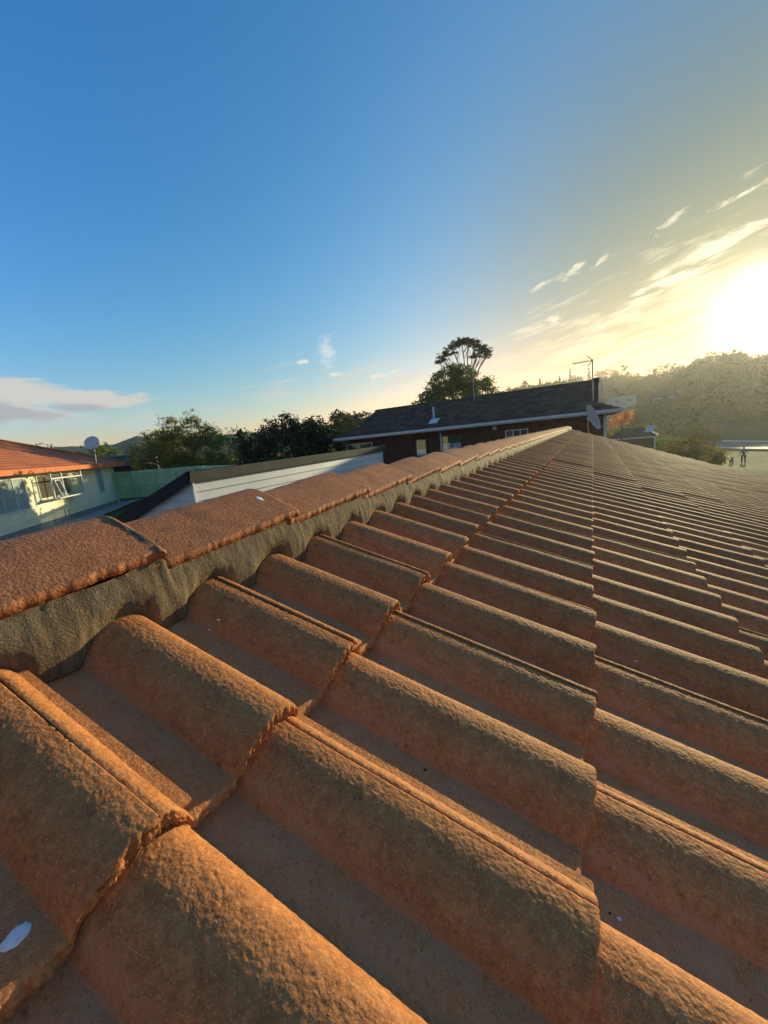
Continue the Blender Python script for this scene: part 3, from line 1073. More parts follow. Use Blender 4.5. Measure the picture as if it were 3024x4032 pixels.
mag = tree('glossy_dark_tree', 'dense dark glossy-leaved tree with upright leafy tips left of the dark house', 'tree', x, y,
           [(0, 0, 2.6, 2.3, 2.0, 2.1), (-1.5, -1.1, 2.4, 1.2, 1.2, 1.7), (1.2, .9, 2.9, 1.3, 1.3, 1.7), (.2, .1, 4.0, .9, .9, 1.0), (1.5, 1.3, 3.7, .8, .8, 1.0), (-.9, -.6, 3.6, .8, .8, .9), (-2.2, -1.6, 3.6, .42, .42, .7), (2.1, 1.6, 2.3, 1.0, 1.0, 1.5), (0, 0, 1.0, 2.2, 1.9, 1.0)],
           L_MAG, 950, 0.24, 18, 0.24, 0.16, BARK, aspect=0.42, hollow=0.7, flat=1.0)
p, _c = clumps([(0, 0, 3.2, 2.2, 2.0, 1.6)], 110, 0.05, 1, 1, 0.9)
V, F = leaves(p, 0.13, 0.35)
tag(obj('pale_leaf_backs', mesh('pale_leaf_backs', V, F, L_PALE), mag), kind='stuff')
x, y = polar(-32.2, 41)
tree('yellow_tree', 'yellowish olive tree glowing at the left end of the dark shingle roof', 'tree', x, y,
     [(0, 0, 3.4, 2.0, 1.8, 2.0), (-.4, 0, 4.9, 1.1, 1.1, 1.2), (1.1, .5, 3.0, 1.4, 1.3, 1.3)], L_AUT, 300, 0.35, 22, 0.22, 0.14, BARK, hollow=0.5)
for k, (a, d, h, rr, lab) in enumerate([(-31.3, 88, 8.6, 2.3, 'taller rounded gum on the skyline behind the yellowish tree'), (-30.2, 92, 7.4, 1.7, 'middle gum of three on the skyline left of the dark roof end'), (-28.9, 90, 8.2, 1.6, 'thin flat-topped gum nearest the left end of the dark roof ridge')]):
    x, y = polar(a, d)
    zt = zel(4.5 - 0.1 * k, d) - g1z(x, y)
    tree('skyline_gum', lab, 'tree', x, y, [(0, 0, zt - 0.9, rr, rr, 0.8), (rr * .5, 0, zt - 2.2, rr * .8, rr * .8, 0.9), (-rr * .5, 0, zt - 3.2, rr * .8, rr * .8, 1.2)], L_GUM, 90, 0.4, 16, 0.34, 0.16, BARK_P, group='gums on the skyline left of the dark house')
# behind the left house
x, y = polar(-61.4, 56)
tree('broad_tree', 'broad dark tree behind the satellite dish of the cream house', 'tree', x, y,
     [(0, 0, 3.6, 2.6, 2.6, 2.2), (-1.6, -1, 3.2, 1.6, 1.6, 1.6), (2.2, 1.6, 2.6, 2.0, 1.9, 1.7), (3.6, 2.2, 2.0, 1.6, 1.6, 1.4)], L_BUSH, 420, 0.34, 20, 0.24, 0.2, BARK, hollow=0.7)
x, y = polar(-67.8, 52)
tree('sparse_tree', 'nearly bare tree with thin twigs above the red roof', 'tree', x, y, [(0, 0, 4.8, 1.7, 1.7, 1.2)], L_GUM, 26, 0.3, 8, 0.16, 0.08, BARK, ntips=22)
x, y = polar(-66.3, 54)
tree('small_tree', 'small leafy tree just showing over the red roof ridge', 'tree', x, y, [(0, 0, 4.9, 1.4, 1.3, .9), (.9, .5, 4.4, 1.2, 1.2, .8)], L_BUSH, 90, 0.3, 16, 0.2, 0.1, BARK)
# low growth between the far trees (keeps the ground line leafy)
x, y = polar(-56.5, 46)
tree('low_shrub', 'low sunlit shrub between the broad dark tree and the acacia', 'bush', x, y, [(0, 0, 1.6, 3.6, 2.6, 1.6), (-2, -1, 1.4, 2.0, 1.8, 1.3)], L_AUT, 200, 0.3, 20, 0.2, 0.1, BARK, hollow=0.75)

# big tree group behind the dark house: leafy lower tree and tall gum
D = 60.0
x, y = polar(-16.6, D)
zb_ = g1z(x, y) - 0.15
tree('leafy_tree', 'large leafy tree behind the dark roof at the foot of the tall gum', 'tree', x, y,
     [(0, 0, 8.4, 3.6, 2.6, 3.0), (-3.4, -.3, 7.7, 2.5, 2.0, 2.2), (-5.4, -.8, 6.9, 1.8, 1.6, 1.7), (3.2, .6, 8.3, 2.5, 2.0, 2.2), (5.1, 1, 7.0, 1.5, 1.4, 1.6), (-1.0, 0, 10.8, 2.6, 2.2, 2.0), (1.5, 0, 10.9, 1.9, 1.7, 1.6), (.3, 0, 12.3, 1.2, 1.1, .9), (3.9, .5, 9.9, 1.1, 1.0, 1.0), (-3.2, 0, 9.6, 1.7, 1.5, 1.4)],
     L_BUSH, 1200, 0.46, 24, 0.30, 0.35, BARK, hollow=0.72, ntips=10)
gx, gy = polar(-15.2, D + 3)
gzz = g1z(gx, gy) - 0.2
gum = empty('tall_gum_tree', (gx, gy, gzz))
tag(gum, 'tall eucalyptus with bare fanned limbs and flat dark crown pads against the sky', 'tree')
pads = []
for a, e, ra, rz_ in [(-15.3, 12.1, 2.3, .75), (-16.6, 11.6, 1.5, .7), (-13.7, 11.6, 1.5, .75), (-17.5, 10.9, 1.4, .6), (-12.7, 10.7, 1.5, .75), (-13.6, 10.2, 1.3, .6), (-18.6, 10.0, 1.1, .45), (-17.9, 10.2, .9, .4), (-16.4, 10.9, .8, .3), (-12.3, 10.0, 1.1, .55), (-14.6, 12.0, 1.6, .6), (-18.2, 10.5, .9, .5), (-12.0, 10.4, .9, .5), (-13.0, 11.2, 1.3, .7)]:
    px, py = polar(a, D + 3)
    pads.append((px - gx, py - gy, zel(e - 0.45, D + 3) - gzz, ra, ra, rz_))
pads = [q[:3] + (q[3] * .84, q[4] * .84, q[5] * .72) for q in pads]
p, c = clumps(pads, 430, 0.26, 20, 0.45, 0.3)
V, F = leaves(p, 0.22, 0.5)
obj('crown', mesh('crown', V, F, L_GUM), gum)
mb = MB()
fork = Vector((0.3, 0, 8.6))
mb.tube([(0, 0, -0.4), (0.15, 0, 4.5), fork], [0.36, 0.3, 0.24], 8)
for k, pd in enumerate(pads):
    tip = Vector(pd[:3])
    m1 = fork.lerp(tip, 0.45) + Vector((-0.15 * (tip.x - fork.x), 0, -0.05))
    mb.tube([fork - Vector((0, 0, 1.0)), m1, tip], [0.13, 0.08, 0.035], 5)
    for q in range(5):
        e = tip + Vector((random.uniform(-1, 1) * pd[3] * .8, random.uniform(-1, 1) * pd[3] * .8, random.uniform(0, .8) * pd[5]))
        mb.tube([m1.lerp(tip, random.uniform(0.2, 0.8)), e], [0.04, 0.015], 4)
mb.build('trunk', BARK_P, gum, True)

# orange autumn tree right of the dark house
x, y = polar(3.1, 52)
tree('autumn_tree', 'small orange autumn tree right of the dark house and behind the dish', 'tree', x, y,
     [(0, 0, zel(0.15, 52) - g1z(x, y), 1.15, 1.0, .75), (-.7, 0, zel(-.3, 52) - g1z(x, y), .7, .7, .6), (.8, 0, zel(.5, 52) - g1z(x, y), .5, .5, .4)], L_OR, 110, 0.24, 18, 0.15, 0.10, BARK, hollow=0.6)

# wooded hillside: one mass nobody could count
P_ = []
nh = 1900
ha = rng.uniform(-22, 30, nh)
hr = rng.uniform(104, 300, nh)
hx, hy = hr * np.sin(np.radians(ha)), hr * np.cos(np.radians(ha))
hz = gz(hx, hy)
keep = ~((ha > 10.5) & (hr < 118))
rc_ = np.interp(ha, AZT, RCT)
keep &= hr < rc_ + 6
hx, hy, hz, hr = hx[keep], hy[keep], hz[keep], hr[keep]
cr = rng.uniform(1.4, 3.4, len(hx)) * np.where(rng.random(len(hx)) < .15, 1.25, 1)
d = rng.normal(size=(len(hx), 80, 3))
d /= np.linalg.norm(d, axis=2, keepdims=True)
d[..., 2] = np.abs(d[..., 2]) * 1.0 - 0.15
pp = np.stack([hx, hy, hz + cr * 0.35], 1)[:, None] + d * cr[:, None, None] * rng.uniform(0.6, 1.05, (len(hx), 80, 1)) * np.array([1, 1, .8])
V, F = leaves(pp.reshape(-1, 3), 0.95, 0.7)
tag(obj('hillside_wood', mesh('hillside_wood', V, F, L_HILL)), 'olive wooded hillside below the low sun', 'wood', kind='stuff')
# far wooded strip on the left and centre
nh = 500
ha = rng.uniform(-78, -22, nh)
hr = rng.uniform(110, 260, nh)
hx, hy = hr * np.sin(np.radians(ha)), hr * np.cos(np.radians(ha))
hz = gz(hx, hy)
cr = rng.uniform(1.6, 3.6, nh)
d = rng.normal(size=(nh, 50, 3))
d /= np.linalg.norm(d, axis=2, keepdims=True)
d[..., 2] = np.abs(d[..., 2])
pp = np.stack([hx, hy, hz + 0.5], 1)[:, None] + d * cr[:, None, None] * rng.uniform(0.6, 1.05, (nh, 50, 1))
V, F = leaves(pp.reshape(-1, 3), 0.9, 0.7)
tag(obj('suburb_tree_belt', mesh('suburb_tree_belt', V, F, L_HILL)), 'distant belt of suburban trees far to the left', 'wood', kind='stuff')

# trees one can tell apart on the crest
CREST = [(-12.0, .5, 1.4, 'r'), (-9.7, .55, 1.9, 'r'), (-8.6, .3, 2.2, 'r'), (-7.7, .8, 1.6, 'r'), (-5.9, .75, .9, 'c'), (-4.9, .5, 2.0, 'r'), (-4.0, .45, 1.6, 'r'), (-2.4, 1.5, .9, 'c'), (-3.6, .9, .5, 'c'),
         (-2.0, .8, 2.4, 'r'), (-1.3, .75, 2.8, 'r'), (-0.35, 1.3, 1.7, 'c'), (.8, 1.1, 2.6, 'r'), (1.7, 1.15, 2.9, 'r'), (2.5, .85, 2.3, 'r'), (3.5, 1.3, 1.8, 'g'), (4.6, .45, 1.9, 'r'), (6.2, .65, 2.1, 'g'), (7.0, .85, 2.2, 'g'), (7.8, .9, 2.0, 'g'), (8.7, .55, 2.2, 'r'),
         (10.1, .6, 1.8, 'r'), (11.2, .7, 2.2, 'r'), (12.2, .65, 2.4, 'r'), (13.2, .65, 2.2, 'r'), (13.9, .3, 1.9, 'r'), (14.8, .35, 2.1, 'r'), (15.7, .5, 2.1, 'r')]
KIND = {'r': ('crest_tree', 'rounded tree'), 'c': ('norfolk_pine', 'pointed conifer'), 'g': ('crest_gum', 'open-crowned gum')}
WHERE = {0: 'first on the hill crest right of the leafy tree', 1: 'alone above the dark roof ridge, left of a pair', 2: 'low and wide beside a lone round one above the dark roof', 3: 'round and dark above the middle of the dark roof',
         4: 'tiny and thin above the dark roof, left of the crest houses', 5: 'beside the small crest house above the dark roof', 6: 'right of the small crest house above the dark roof', 7: 'tall and slim on the crest, the most needle-like of all',
         8: 'short and narrow just left of the tallest needle-like one', 9: 'right beside the tallest needle-like conifer', 10: 'wide and low left of the aerial', 11: 'shaggy and tiered directly behind the aerial mast', 12: 'dense and dark just right of the flue', 13: 'widest dome right of the flue', 14: 'right shoulder of the dark dome beyond the flue',
         15: 'standing tall with gaps in its crown right of the dome', 16: 'small and low in the dip right of the tall open gum', 17: 'left end of the crest row below the small dark cloud', 18: 'middle of the crest row below the small dark cloud', 19: 'right end of the crest row below the small dark cloud', 20: 'where the crest starts to climb to the sun',
         21: 'half way up the climbing crest', 22: 'left edge of the sunlit hilltop', 23: 'left of centre on the hilltop under the sun', 24: 'highest point of the hilltop under the sun', 25: 'just right of the highest hilltop tree', 26: 'right part of the hilltop in the glare', 27: 'at the right picture edge in the glare'}
for k, (a, dh, r_, kd) in enumerate(CREST):
    dd = float(np.interp(a, AZT, RCT)) - 2
    x, y = polar(a, dd)
    zf = g1z(x, y) - 0.5
    h = dd * math.radians(dh) + 2.6
    nm, lb = KIND[kd]
    if kd == 'r':
        bl = [(0, 0, h - r_ * .75, r_, r_, r_ * .75), (r_ * .6, 0, h - r_ * 1.2, r_ * .8, r_ * .8, r_ * .6), (-r_ * .6, 0, h - r_ * 1.3, r_ * .8, r_ * .8, r_ * .6), (0, 0, h * .35, r_ * .8, r_ * .8, h * .3)]
        n = 70
    elif kd == 'g':
        bl = [(random.uniform(-1, 1) * r_, random.uniform(-1, 1) * r_, h * f, r_ * .5, r_ * .5, r_ * .25) for f in (.98, .93, .85, .78, .7, .62, .5, .45)]
        n = 55
    else:
        bl = [(0, 0, h * f, r_ * (1.05 - f) + .12, r_ * (1.05 - f) + .12, h * .05) for f in (.25, .38, .5, .62, .73, .83, .92, 1.0)]
        n = 60
    tree(nm, f'{lb} {WHERE[k]}', 'tree', x, y, bl, L_DARK if kd == 'c' else L_HILL, n, 0.42, 12, 0.55, 0.16, BARK, group='trees along the hill crest', ntips=5, z=zf, hollow=0.4)


# mid-slope trees just beyond the near roof, right of the dark house
for k, (a, d_, h, r_, lf, lab) in enumerate([(9.3, 44, 2.9, 1.7, L_HILL, 'dim bushy tree just beyond the far roof edge, left of the street'), (7.6, 62, 3.3, 2.2, L_BUSH, 'bushy tree right of the low garage roof'), (11.6, 50, 2.1, 1.0, L_AUT, 'small yellowing shrub beside the walker and the dog'),
                                             (5.2, 75, 4.2, 2.8, L_HILL, 'rounded tree behind the low garage'), (10.6, 80, 4.2, 2.6, L_HILL, 'tree at the far left end of the street'), (2.6, 80, 4.4, 2.4, L_HILL, 'dark tree behind the orange autumn tree')]):
    x, y = polar(a, d_)
    tree('garden_tree', lab, 'tree', x, y, [(0, 0, h * .62, r_, r_, h * .36), (r_ * .5, .2, h * .45, r_ * .7, r_ * .7, h * .3), (-r_ * .5, 0, h * .5, r_ * .6, r_ * .6, h * .3)], lf, 170, 0.32, 18, 0.24, 0.12, BARK, group='garden trees beyond the near roof', hollow=0.6)

# ------------------------------------------------------------------ cream house on the left
WX, WY = -20.6, 6.85
U = Vector((-0.672, 0.740, 0)).normalized()
rz = math.atan2(U.y, U.x)
# local frame: +x along the wall (away from the camera), -y... facing the camera is local -y side flipped below
lh = empty('cream_house', (WX, WY, 0), rz)
tag(lh, 'cream rendered bungalow with rust-red hipped roof at the left edge', 'house')
# wall normal that faces the viewer, in the local frame
N_W = Vector((0.740, 0.672, 0)).normalized()
ly = Vector((-math.sin(rz), math.cos(rz), 0))
SG = 1.0 if ly.dot(N_W) > 0 else -1.0        # local y sign pointing to the viewer
L0, L1 = -9.0, 13.2
ZE, ZF = 5.10, 2.42


def lb(mb, x0, x1, d0, d1, z0, z1):
    """box given by depth d toward the viewer"""
    a, b = sorted((SG * d0, SG * d1))
    return mb.box(x0, x1, a, b, z0, z1)


lb(MB(), L0, L1, -8.6, 0, ZF + 0.35, ZE).build('wall', CREAM, lh)
lb(MB(), L0, L1 - 0.02, -8.5, -0.03, ZF - 0.5, ZF + 0.35).build('foundation', FOOTING, lh)
lb(MB(), L0, L1 + 0.02, 0.003, 0.03, ZF + 0.62, ZF + 0.645).build('plinth_strip', CREAM, lh)
# hipped roof of rows of pressed shingles
ov = 0.6
hw = 4.3 + ov
XE1, XE0 = L1 + ov, L0 - ov
zr = 7.18
ze_ = 5.26
rowsn = 15


def roof_face(pts_low, pts_high, n, name, mat, parent, lift=0.028, sub='shingle_row'):
    """stepped courses between an eave line (2 pts) and a ridge line (2 pts); each course is a part"""
    a0, a1 = [Vector(p) for p in pts_low]
    b0, b1 = [Vector(p) for p in pts_high]
    nrm = (a1 - a0).cross(b0 - a0)
    if nrm.z < 0:
        nrm = -nrm
    nrm.normalize()
    for k in range(n):
        f0, f1 = k / n, (k + 1) / n
        p0, p1 = a0.lerp(b0, f0), a1.lerp(b1, f0)
        q0, q1 = a0.lerp(b0, f1), a1.lerp(b1, f1)
        mb = MB()
        up = nrm * lift
        mb.add([p0, p1, q1, q0, p0 + up, p1 + up, q1 + up * 0.1, q0 + up * 0.1], [(4, 5, 6, 7), (0, 1, 5, 4), (1, 2, 6, 5), (3, 0, 4, 7), (0, 3, 2, 1)])
        mb.build(sub, mat, parent)


yc = -SG * 4.3
ye = SG * ov
yb = -SG * (8.6 + ov)
run = abs(ye - yc)
roof_face([(XE0, ye, ze_), (XE1, ye, ze_)], [(XE0 + run, yc, zr), (XE1 - run, yc, zr)], rowsn, 'r', RUST, lh)
roof_face([(XE1, ye, ze_), (XE1, yb, ze_)], [(XE1 - run, yc, zr), (XE1 - run, yc - SG * .02, zr)], rowsn, 'r', RUST, lh)
mb = MB()
mb.quad((XE0, yb, ze_), (XE1, yb, ze_), (XE1 - run, yc, zr), (XE0 + run, yc, zr))
mb.build('rear_roof', RUST, lh)
mb = MB()
mb.tube([(XE1, ye, ze_ + 0.05), (XE1 - run, yc, zr + 0.05)], 0.09, 6)
mb.build('hip_capping', RUST, lh)
mb = MB()
mb.tube([(XE1 - run, yc, zr + 0.05), (XE0 + run, yc, zr + 0.05)], 0.09, 6)
mb.build('ridge_capping', RUST, lh)
lb(MB(), XE0, XE1, ov - 0.0, ov + 0.12, ze_ - 0.19, ze_ + 0.03).build('gutter', FASCIA_R, lh)
mb = MB()
a, b2 = sorted((ye, yb))
mb.box(XE1, XE1 + 0.12, a, b2, ze_ - 0.19, ze_ + 0.03)
mb.build('end_gutter', FASCIA_R, lh)
lb(MB(), XE0 + 0.01, XE1 - 0.01, -9.1, ov - 0.01, ze_ - 0.19, ze_ - 0.14).build('soffit', CREAM, lh)
lb(MB(), L1 - 0.14, L1 - 0.06, 0.01, 0.09, ZF + 0.05, ZE).build('downpipe', WHITE, lh)


def window(par, x0, x1, z0, z1, panes, d=0.0, curtain=False, name='window', fr=0.06, sill=True):
    w = lb(MB(), x0, x1, d + 0.001, d + 0.045, z1 - fr, z1)
    lb(w, x0, x1, d + 0.001, d + 0.045, z0, z0 + fr)
    lb(w, x0, x0 + fr, d + 0.001, d + 0.045, z0 + fr, z1 - fr)
    lb(w, x1 - fr, x1, d + 0.001, d + 0.045, z0 + fr, z1 - fr)
    for k in range(1, panes):
        xm = x0 + (x1 - x0) * k / panes
        lb(w, xm - fr * .4, xm + fr * .4, d + 0.001, d + 0.045, z0 + fr, z1 - fr)
    W = w.build(name, WHITE, par)
    for k in range(panes):
        xa = x0 + (x1 - x0) * k / panes + fr * .4
        xb = x0 + (x1 - x0) * (k + 1) / panes - fr * .4
        lb(MB(), xa, xb, d + 0.022, d + 0.028, z0 + fr, z1 - fr).build('pane', CLEAR if curtain else GLASS, W)
    if curtain:
        n = 60
        xs = np.linspace(x0 + fr, x1 - fr, n)
        dd = d + 0.010 + 0.005 * np.sin(xs * 38) + 0.003 * np.sin(xs * 91)
        V = np.concatenate([np.stack([xs, SG * dd, np.full(n, z0 + fr)], 1), np.stack([xs, SG * dd, np.full(n, z1 - fr)], 1)])
        obj('curtain', mesh('curtain', V, grid_faces(2, n), CURTAIN, True), W)
    return W


window(lh, 0.0, 2.55, 3.52, 4.96, 3, 0.002, curtain=True)
window(lh, 10.25, 11.15, 3.50, 4.98, 1, 0.002, curtain=True)
# projecting greenhouse window
gx0, gx1, gz0, gz1, gd = 3.55, 6.75, 3.78, 5.02, 0.62
W = MB()
f = 0.055
for (xa, xb) in ((gx0, gx0 + f), (gx1 - f, gx1), (gx0 + 1.02, gx0 + 1.02 + f)):
    lb(W, xa, xb, gd - f, gd, gz0, gz1 - .02)
lb(W, gx0, gx1, gd - f, gd + .004, gz0 - 0.02, gz0 + 0.04)
lb(W, gx0, gx1, gd - f, gd + .004, gz1 - .30, gz1 - .24)
for xa in (gx0 - .003, gx1 - f + .003):
    lb(W, xa, xa + f, 0.003, gd - f, gz0 - 0.02, gz0 + 0.04)
    lb(W, xa, xa + f, 0.003, 0.05, gz0, gz1)
W = W.build('bay_window', WHITE, lh)
mb = MB()
for xa in (gx0, gx0 + 1.02, gx1 - f):
    mb.tube([(xa + f / 2, SG * 0.02, gz1), (xa + f / 2, SG * gd, gz1 - 0.27)], 0.026, 4)
mb.build('rafter', WHITE, W)
lb(MB(), gx0 + f, gx0 + 1.02, gd - .03, gd - .024, gz0 + .04, gz1 - .3).build('pane', CLEAR, W)
lb(MB(), gx0 + 1.02 + f, gx1 - f, gd - .03, gd - .024, gz0 + .04, gz1 - .3).build('pane', CLEAR, W)
mb = MB()
mb.quad((gx0, SG * 0.02, gz1), (gx1, SG * 0.02, gz1), (gx1, SG * gd, gz1 - 0.26), (gx0, SG * gd, gz1 - 0.26))
mb.build('glass_roof', CLEAR, W)
lb(MB(), gx0, gx1, 0.004, gd - f, gz0 - 0.018, gz0 + 0.012).build('ledge', WHITE, W)
lb(MB(), gx0 + .15, gx1 - .15, 0.002, 0.012, gz0 + .1, gz1 - .1).build('inner_opening', INTERIOR, W)
# opened casement at the left of the bay
mb = MB()
for (p, q) in (((0, 0), (.55, 0)), ((.55, 0), (.55, .82)), ((.55, .82), (0, .82)), ((0, .82), (0, 0))):
    mb.tube([(gx0 + 0.1 + p[0] * .9, SG * (gd + .02 + .25 * (1 - p[1])), gz0 + .06 + p[1]), (gx0 + 0.1 + q[0] * .9, SG * (gd + .02 + .25 * (1 - q[1])), gz0 + .06 + q[1])], 0.025, 4)
mb.build('open_casement', WHITE, W)
for k, dx in enumerate((0.0, 0.24)):
    t0 = MB()
    cx = gx0 + 1.45 + dx
    t0.tube([(cx, SG * .3, gz0 + .015), (cx, SG * .3, gz0 + .05), (cx, SG * .3, gz0 + .13), (cx, SG * .3, gz0 + .19), (cx, SG * .3, gz0 + .24 + .05 * k)], [.05, .085, .09, .05, .03], 10)
    o = t0.build('china_ornament', CHINA, None, True)
    o.matrix_world = lh.matrix_world
    o.location = lh.location
    o.rotation_euler = lh.rotation_euler
    tag(o, ('squat' if k == 0 else 'taller') + ' white china ornament on the ledge of the bay window', 'ornament', 'ornaments in the bay window')


def world_of(par, v):
    M = Matrix.Translation(par.location) @ par.rotation_euler.to_matrix().to_4x4()
    return M @ Vector(v)


def dish(name, label, base, foot, face_dir, dia, arm_dir, mat=DISH_M):
    """offset satellite dish: base=centre of the dish, foot=bottom of its mast"""
    base = Vector(base)
    root = empty(name, foot)
    tag(root, label, 'satellite dish')
    fd = Vector(face_dir).normalized()
    q = fd.to_track_quat('Z', 'Y')
    n, rr = 28, 7
    V, F = [], []
    for i_ in range(rr + 1):
        r = dia / 2 * i_ / rr
        for k_ in range(n):
            t_ = 2 * math.pi * k_ / n
            V.append(q @ Vector((r * math.cos(t_) * 0.93, r * math.sin(t_), (r / (dia / 2)) ** 2 * dia * 0.10)))
    off = base - Vector(foot)
    V = [v + off for v in V]
    nb = len(V)
    V += [v - fd * 0.012 for v in V]
    for i_ in range(rr):
        for k_ in range(n):
            a_, b_2 = i_ * n + k_, i_ * n + (k_ + 1) % n
            F.append((a_, b_2, b_2 + n, a_ + n))
            F.append((nb + a_, nb + a_ + n, nb + b_2 + n, nb + b_2))
    for k_ in range(n):
        a_, b_2 = rr * n + k_, rr * n + (k_ + 1) % n
        F.append((a_, b_2, nb + b_2, nb + a_))
    mb = MB()
    mb.add([tuple(v) for v in V], F)
    mb.build('reflector', mat, root, True)
    lo = off + q @ Vector((0, -dia / 2, dia * 0.09))
    tip = off + Vector(arm_dir)
    mb = MB()
    mb.tube([lo, tip], 0.016, 6)
    mb.build('feed_arm', METAL, root)
    dd = (off - tip).normalized()
    mb = MB()
    mb.tube([tip - dd * .05, tip + dd * 0.02, tip + dd * 0.06], [.028, .03, .045], 10)
    mb.build('receiver', WHITE, root, True)
    back = off - fd * 0.10
    mb = MB()
    mb.tube([(0, 0, 0), (back.x * .9, back.y * .9, back.z * 0.5), back], 0.02, 7)
    mb.build('mast', METAL, root)
    mb = MB()
    mb.tube([back, off - fd * .01], [.06, .09], 8)
    mb.build('bracket', METAL, root)
    return root


px, py = polar(-61.95, 29.6)
dish('satellite_dish', 'pale satellite dish on a mast over the gutter of the cream house', (px, py, zel(2.9, 29.6)), (px + .05, py - .05, zel(.55, 29.6)), (0.55, -0.62, 0.42), 0.86, (0.62, 0.05, 0.02))

# metal rail standing by the cream wall
px, py = polar(-66.2, 22.4)
hz_ = g1z(px, py) + 0.04
rail = empty('metal_rail', (px, py, hz_), rz)
tag(rail, 'small bent metal rail stand on the path below the bay window', 'rail')
for k, (xx, hh) in enumerate(((0, .62), (.75, .95))):
    mb = MB()
    mb.tube([(xx, 0, 0), (xx, 0, hh), (xx + .12, .2, hh), (xx + .12, .2, 0)], 0.018, 6)
    mb.build('hoop', METAL, rail)
mb = MB()
mb.tube([(0, 0, 0.05), (.75, 0, 0.05)], 0.018, 6)
mb.build('foot_bar', METAL, rail)


# path along the wall
def strip(name, pts, mat, lift, kind='structure', n=30):
    """ground-hugging strip between two polylines"""
    V = []
    for k in range(n + 1):
        f = k / n
        a = Vector(pts[0]).lerp(Vector(pts[1]), f)
        b = Vector(pts[2]).lerp(Vector(pts[3]), f)
        for g_ in range(7):
            q = a.lerp(b, g_ / 6)
            V.append((q.x, q.y, g1z(q.x, q.y) + lift))
    return tag(obj(name, mesh(name, V, grid_faces(n + 1, 7, 0, False), mat, True)), kind=kind)


A0 = Vector((WX, WY, 0)) + U * -6
A1 = Vector((WX, WY, 0)) + U * 15
NN = Vector((N_W.x, N_W.y, 0))
strip('path', [A0 - NN * .3, A1 - NN * .3, A0 + NN * 1.5, A1 + NN * 1.2], PATHM, 0.05)

# slate roof glimpsed behind the fence
px, py = polar(-58.6, 44)
sh = empty('slate_roof_house', (px, py, g1z(px, py)), math.radians(32))
tag(sh, 'dark blue-black tiled roof peeping over the green fence beside the cream house', 'house')
MB().box(-3.4, 3.4, -2.5, 2.5, -.4, 2.2).build('wall', BRICK_D, sh)
roof_face([(-3.9, -3.0, 2.15), (3.9, -3.0, 2.15)], [(-3.9, 0, 3.15), (3.9, 0, 3.15)], 9, 'r', SLATE, sh, 0.04)
roof_face([(3.9, 3.0, 2.15), (-3.9, 3.0, 2.15)], [(3.9, 0, 3.15), (-3.9, 0, 3.15)], 9, 'r', SLATE, sh, 0.04)
px, py = polar(-55.9, 39.5)
mb = MB()
mb.tube([(px, py, 4.0), (px, py, 5.5)], 0.07, 8)
mb.tube([(px, py, 5.5), (px, py, 5.62)], [0.10, 0.06], 8)
tag(mb.build('vent_pipe', WHITE, None), 'short white vent pipe behind the fence right of the slate roof', 'pipe')


# ------------------------------------------------------------------ green picket fence
def fence(p0, p1, top0, top1, root, n_post):
    p0, p1 = Vector((*p0, 0)), Vector((*p1, 0))
    Ld = (p1 - p0).length
    d = (p1 - p0).normalized()
    nrm = Vector((d.y, -d.x, 0))
    if nrm.dot(-p0) < 0:
        nrm = -nrm
    hgt = 1.85
    n = int(Ld / 0.115)
    for k in range(n):
        f = (k + .5) / n
        c = p0.lerp(p1, f)
        tp = top0 + (top1 - top0) * f + random.uniform(-.006, .006)
        w = 0.050
        a, b = c - d * w, c + d * w
        t_ = nrm * 0.010
        z0_ = tp - hgt
        V = [a - t_, b - t_, b + t_, a + t_]
        V3 = [(q.x, q.y, z0_) for q in V] + [(q.x, q.y, tp - .06) for q in V] + [(c.x - t_.x, c.y - t_.y, tp), (c.x + t_.x, c.y + t_.y, tp)]
        mb = MB()
        mb.add(V3, [(0, 1, 5, 4), (1, 2, 6, 5), (2, 3, 7, 6), (3, 0, 4, 7), (4, 5, 8), (6, 7, 9), (5, 6, 9, 8), (7, 4, 8, 9)])
        mb.build('picket', GREEN, root)
    for k in range(n_post):
        f = k / (n_post - 1)
        c = p0.lerp(p1, f) + nrm * 0.10
        tp = top0 + (top1 - top0) * f
        mb = MB()
        mb.box(c.x - .06, c.x + .06, c.y - .06, c.y + .06, tp - hgt, tp - .02)
        mb.build('post', GREEN, root)
    for dz in (0.16, 1.0):
        a = p0 + nrm * .045
        b = p1 + nrm * .045
        mb = MB()
        t_ = nrm * .03
        V = [a - t_, b - t_, b + t_, a + t_]
        tz = [top0, top1, top1, top0]
        mb.add([(q.x, q.y, z_ - dz - .05) for q, z_ in zip(V, tz)] + [(q.x, q.y, z_ - dz + .05) for q, z_ in zip(V, tz)], [(3, 2, 1, 0), (4, 5, 6, 7), (0, 1, 5, 4), (1, 2, 6, 5), (2, 3, 7, 6), (3, 0, 4, 7)])
        mb.build('rail', GREEN, root)


fr_ = empty('green_fence', (0, 0, 0))
tag(fr_, 'green painted close-picket fence with posts and rails beyond the lawn', 'fence')
fence(polar(-62.5, 34.5), polar(-51.8, 30.5), CAM_Z - .30, CAM_Z - .42, fr_, 6)
fence(polar(-51.8, 30.5), polar(-45.5, 20.0), CAM_Z - .42, CAM_Z - .46, fr_, 5)

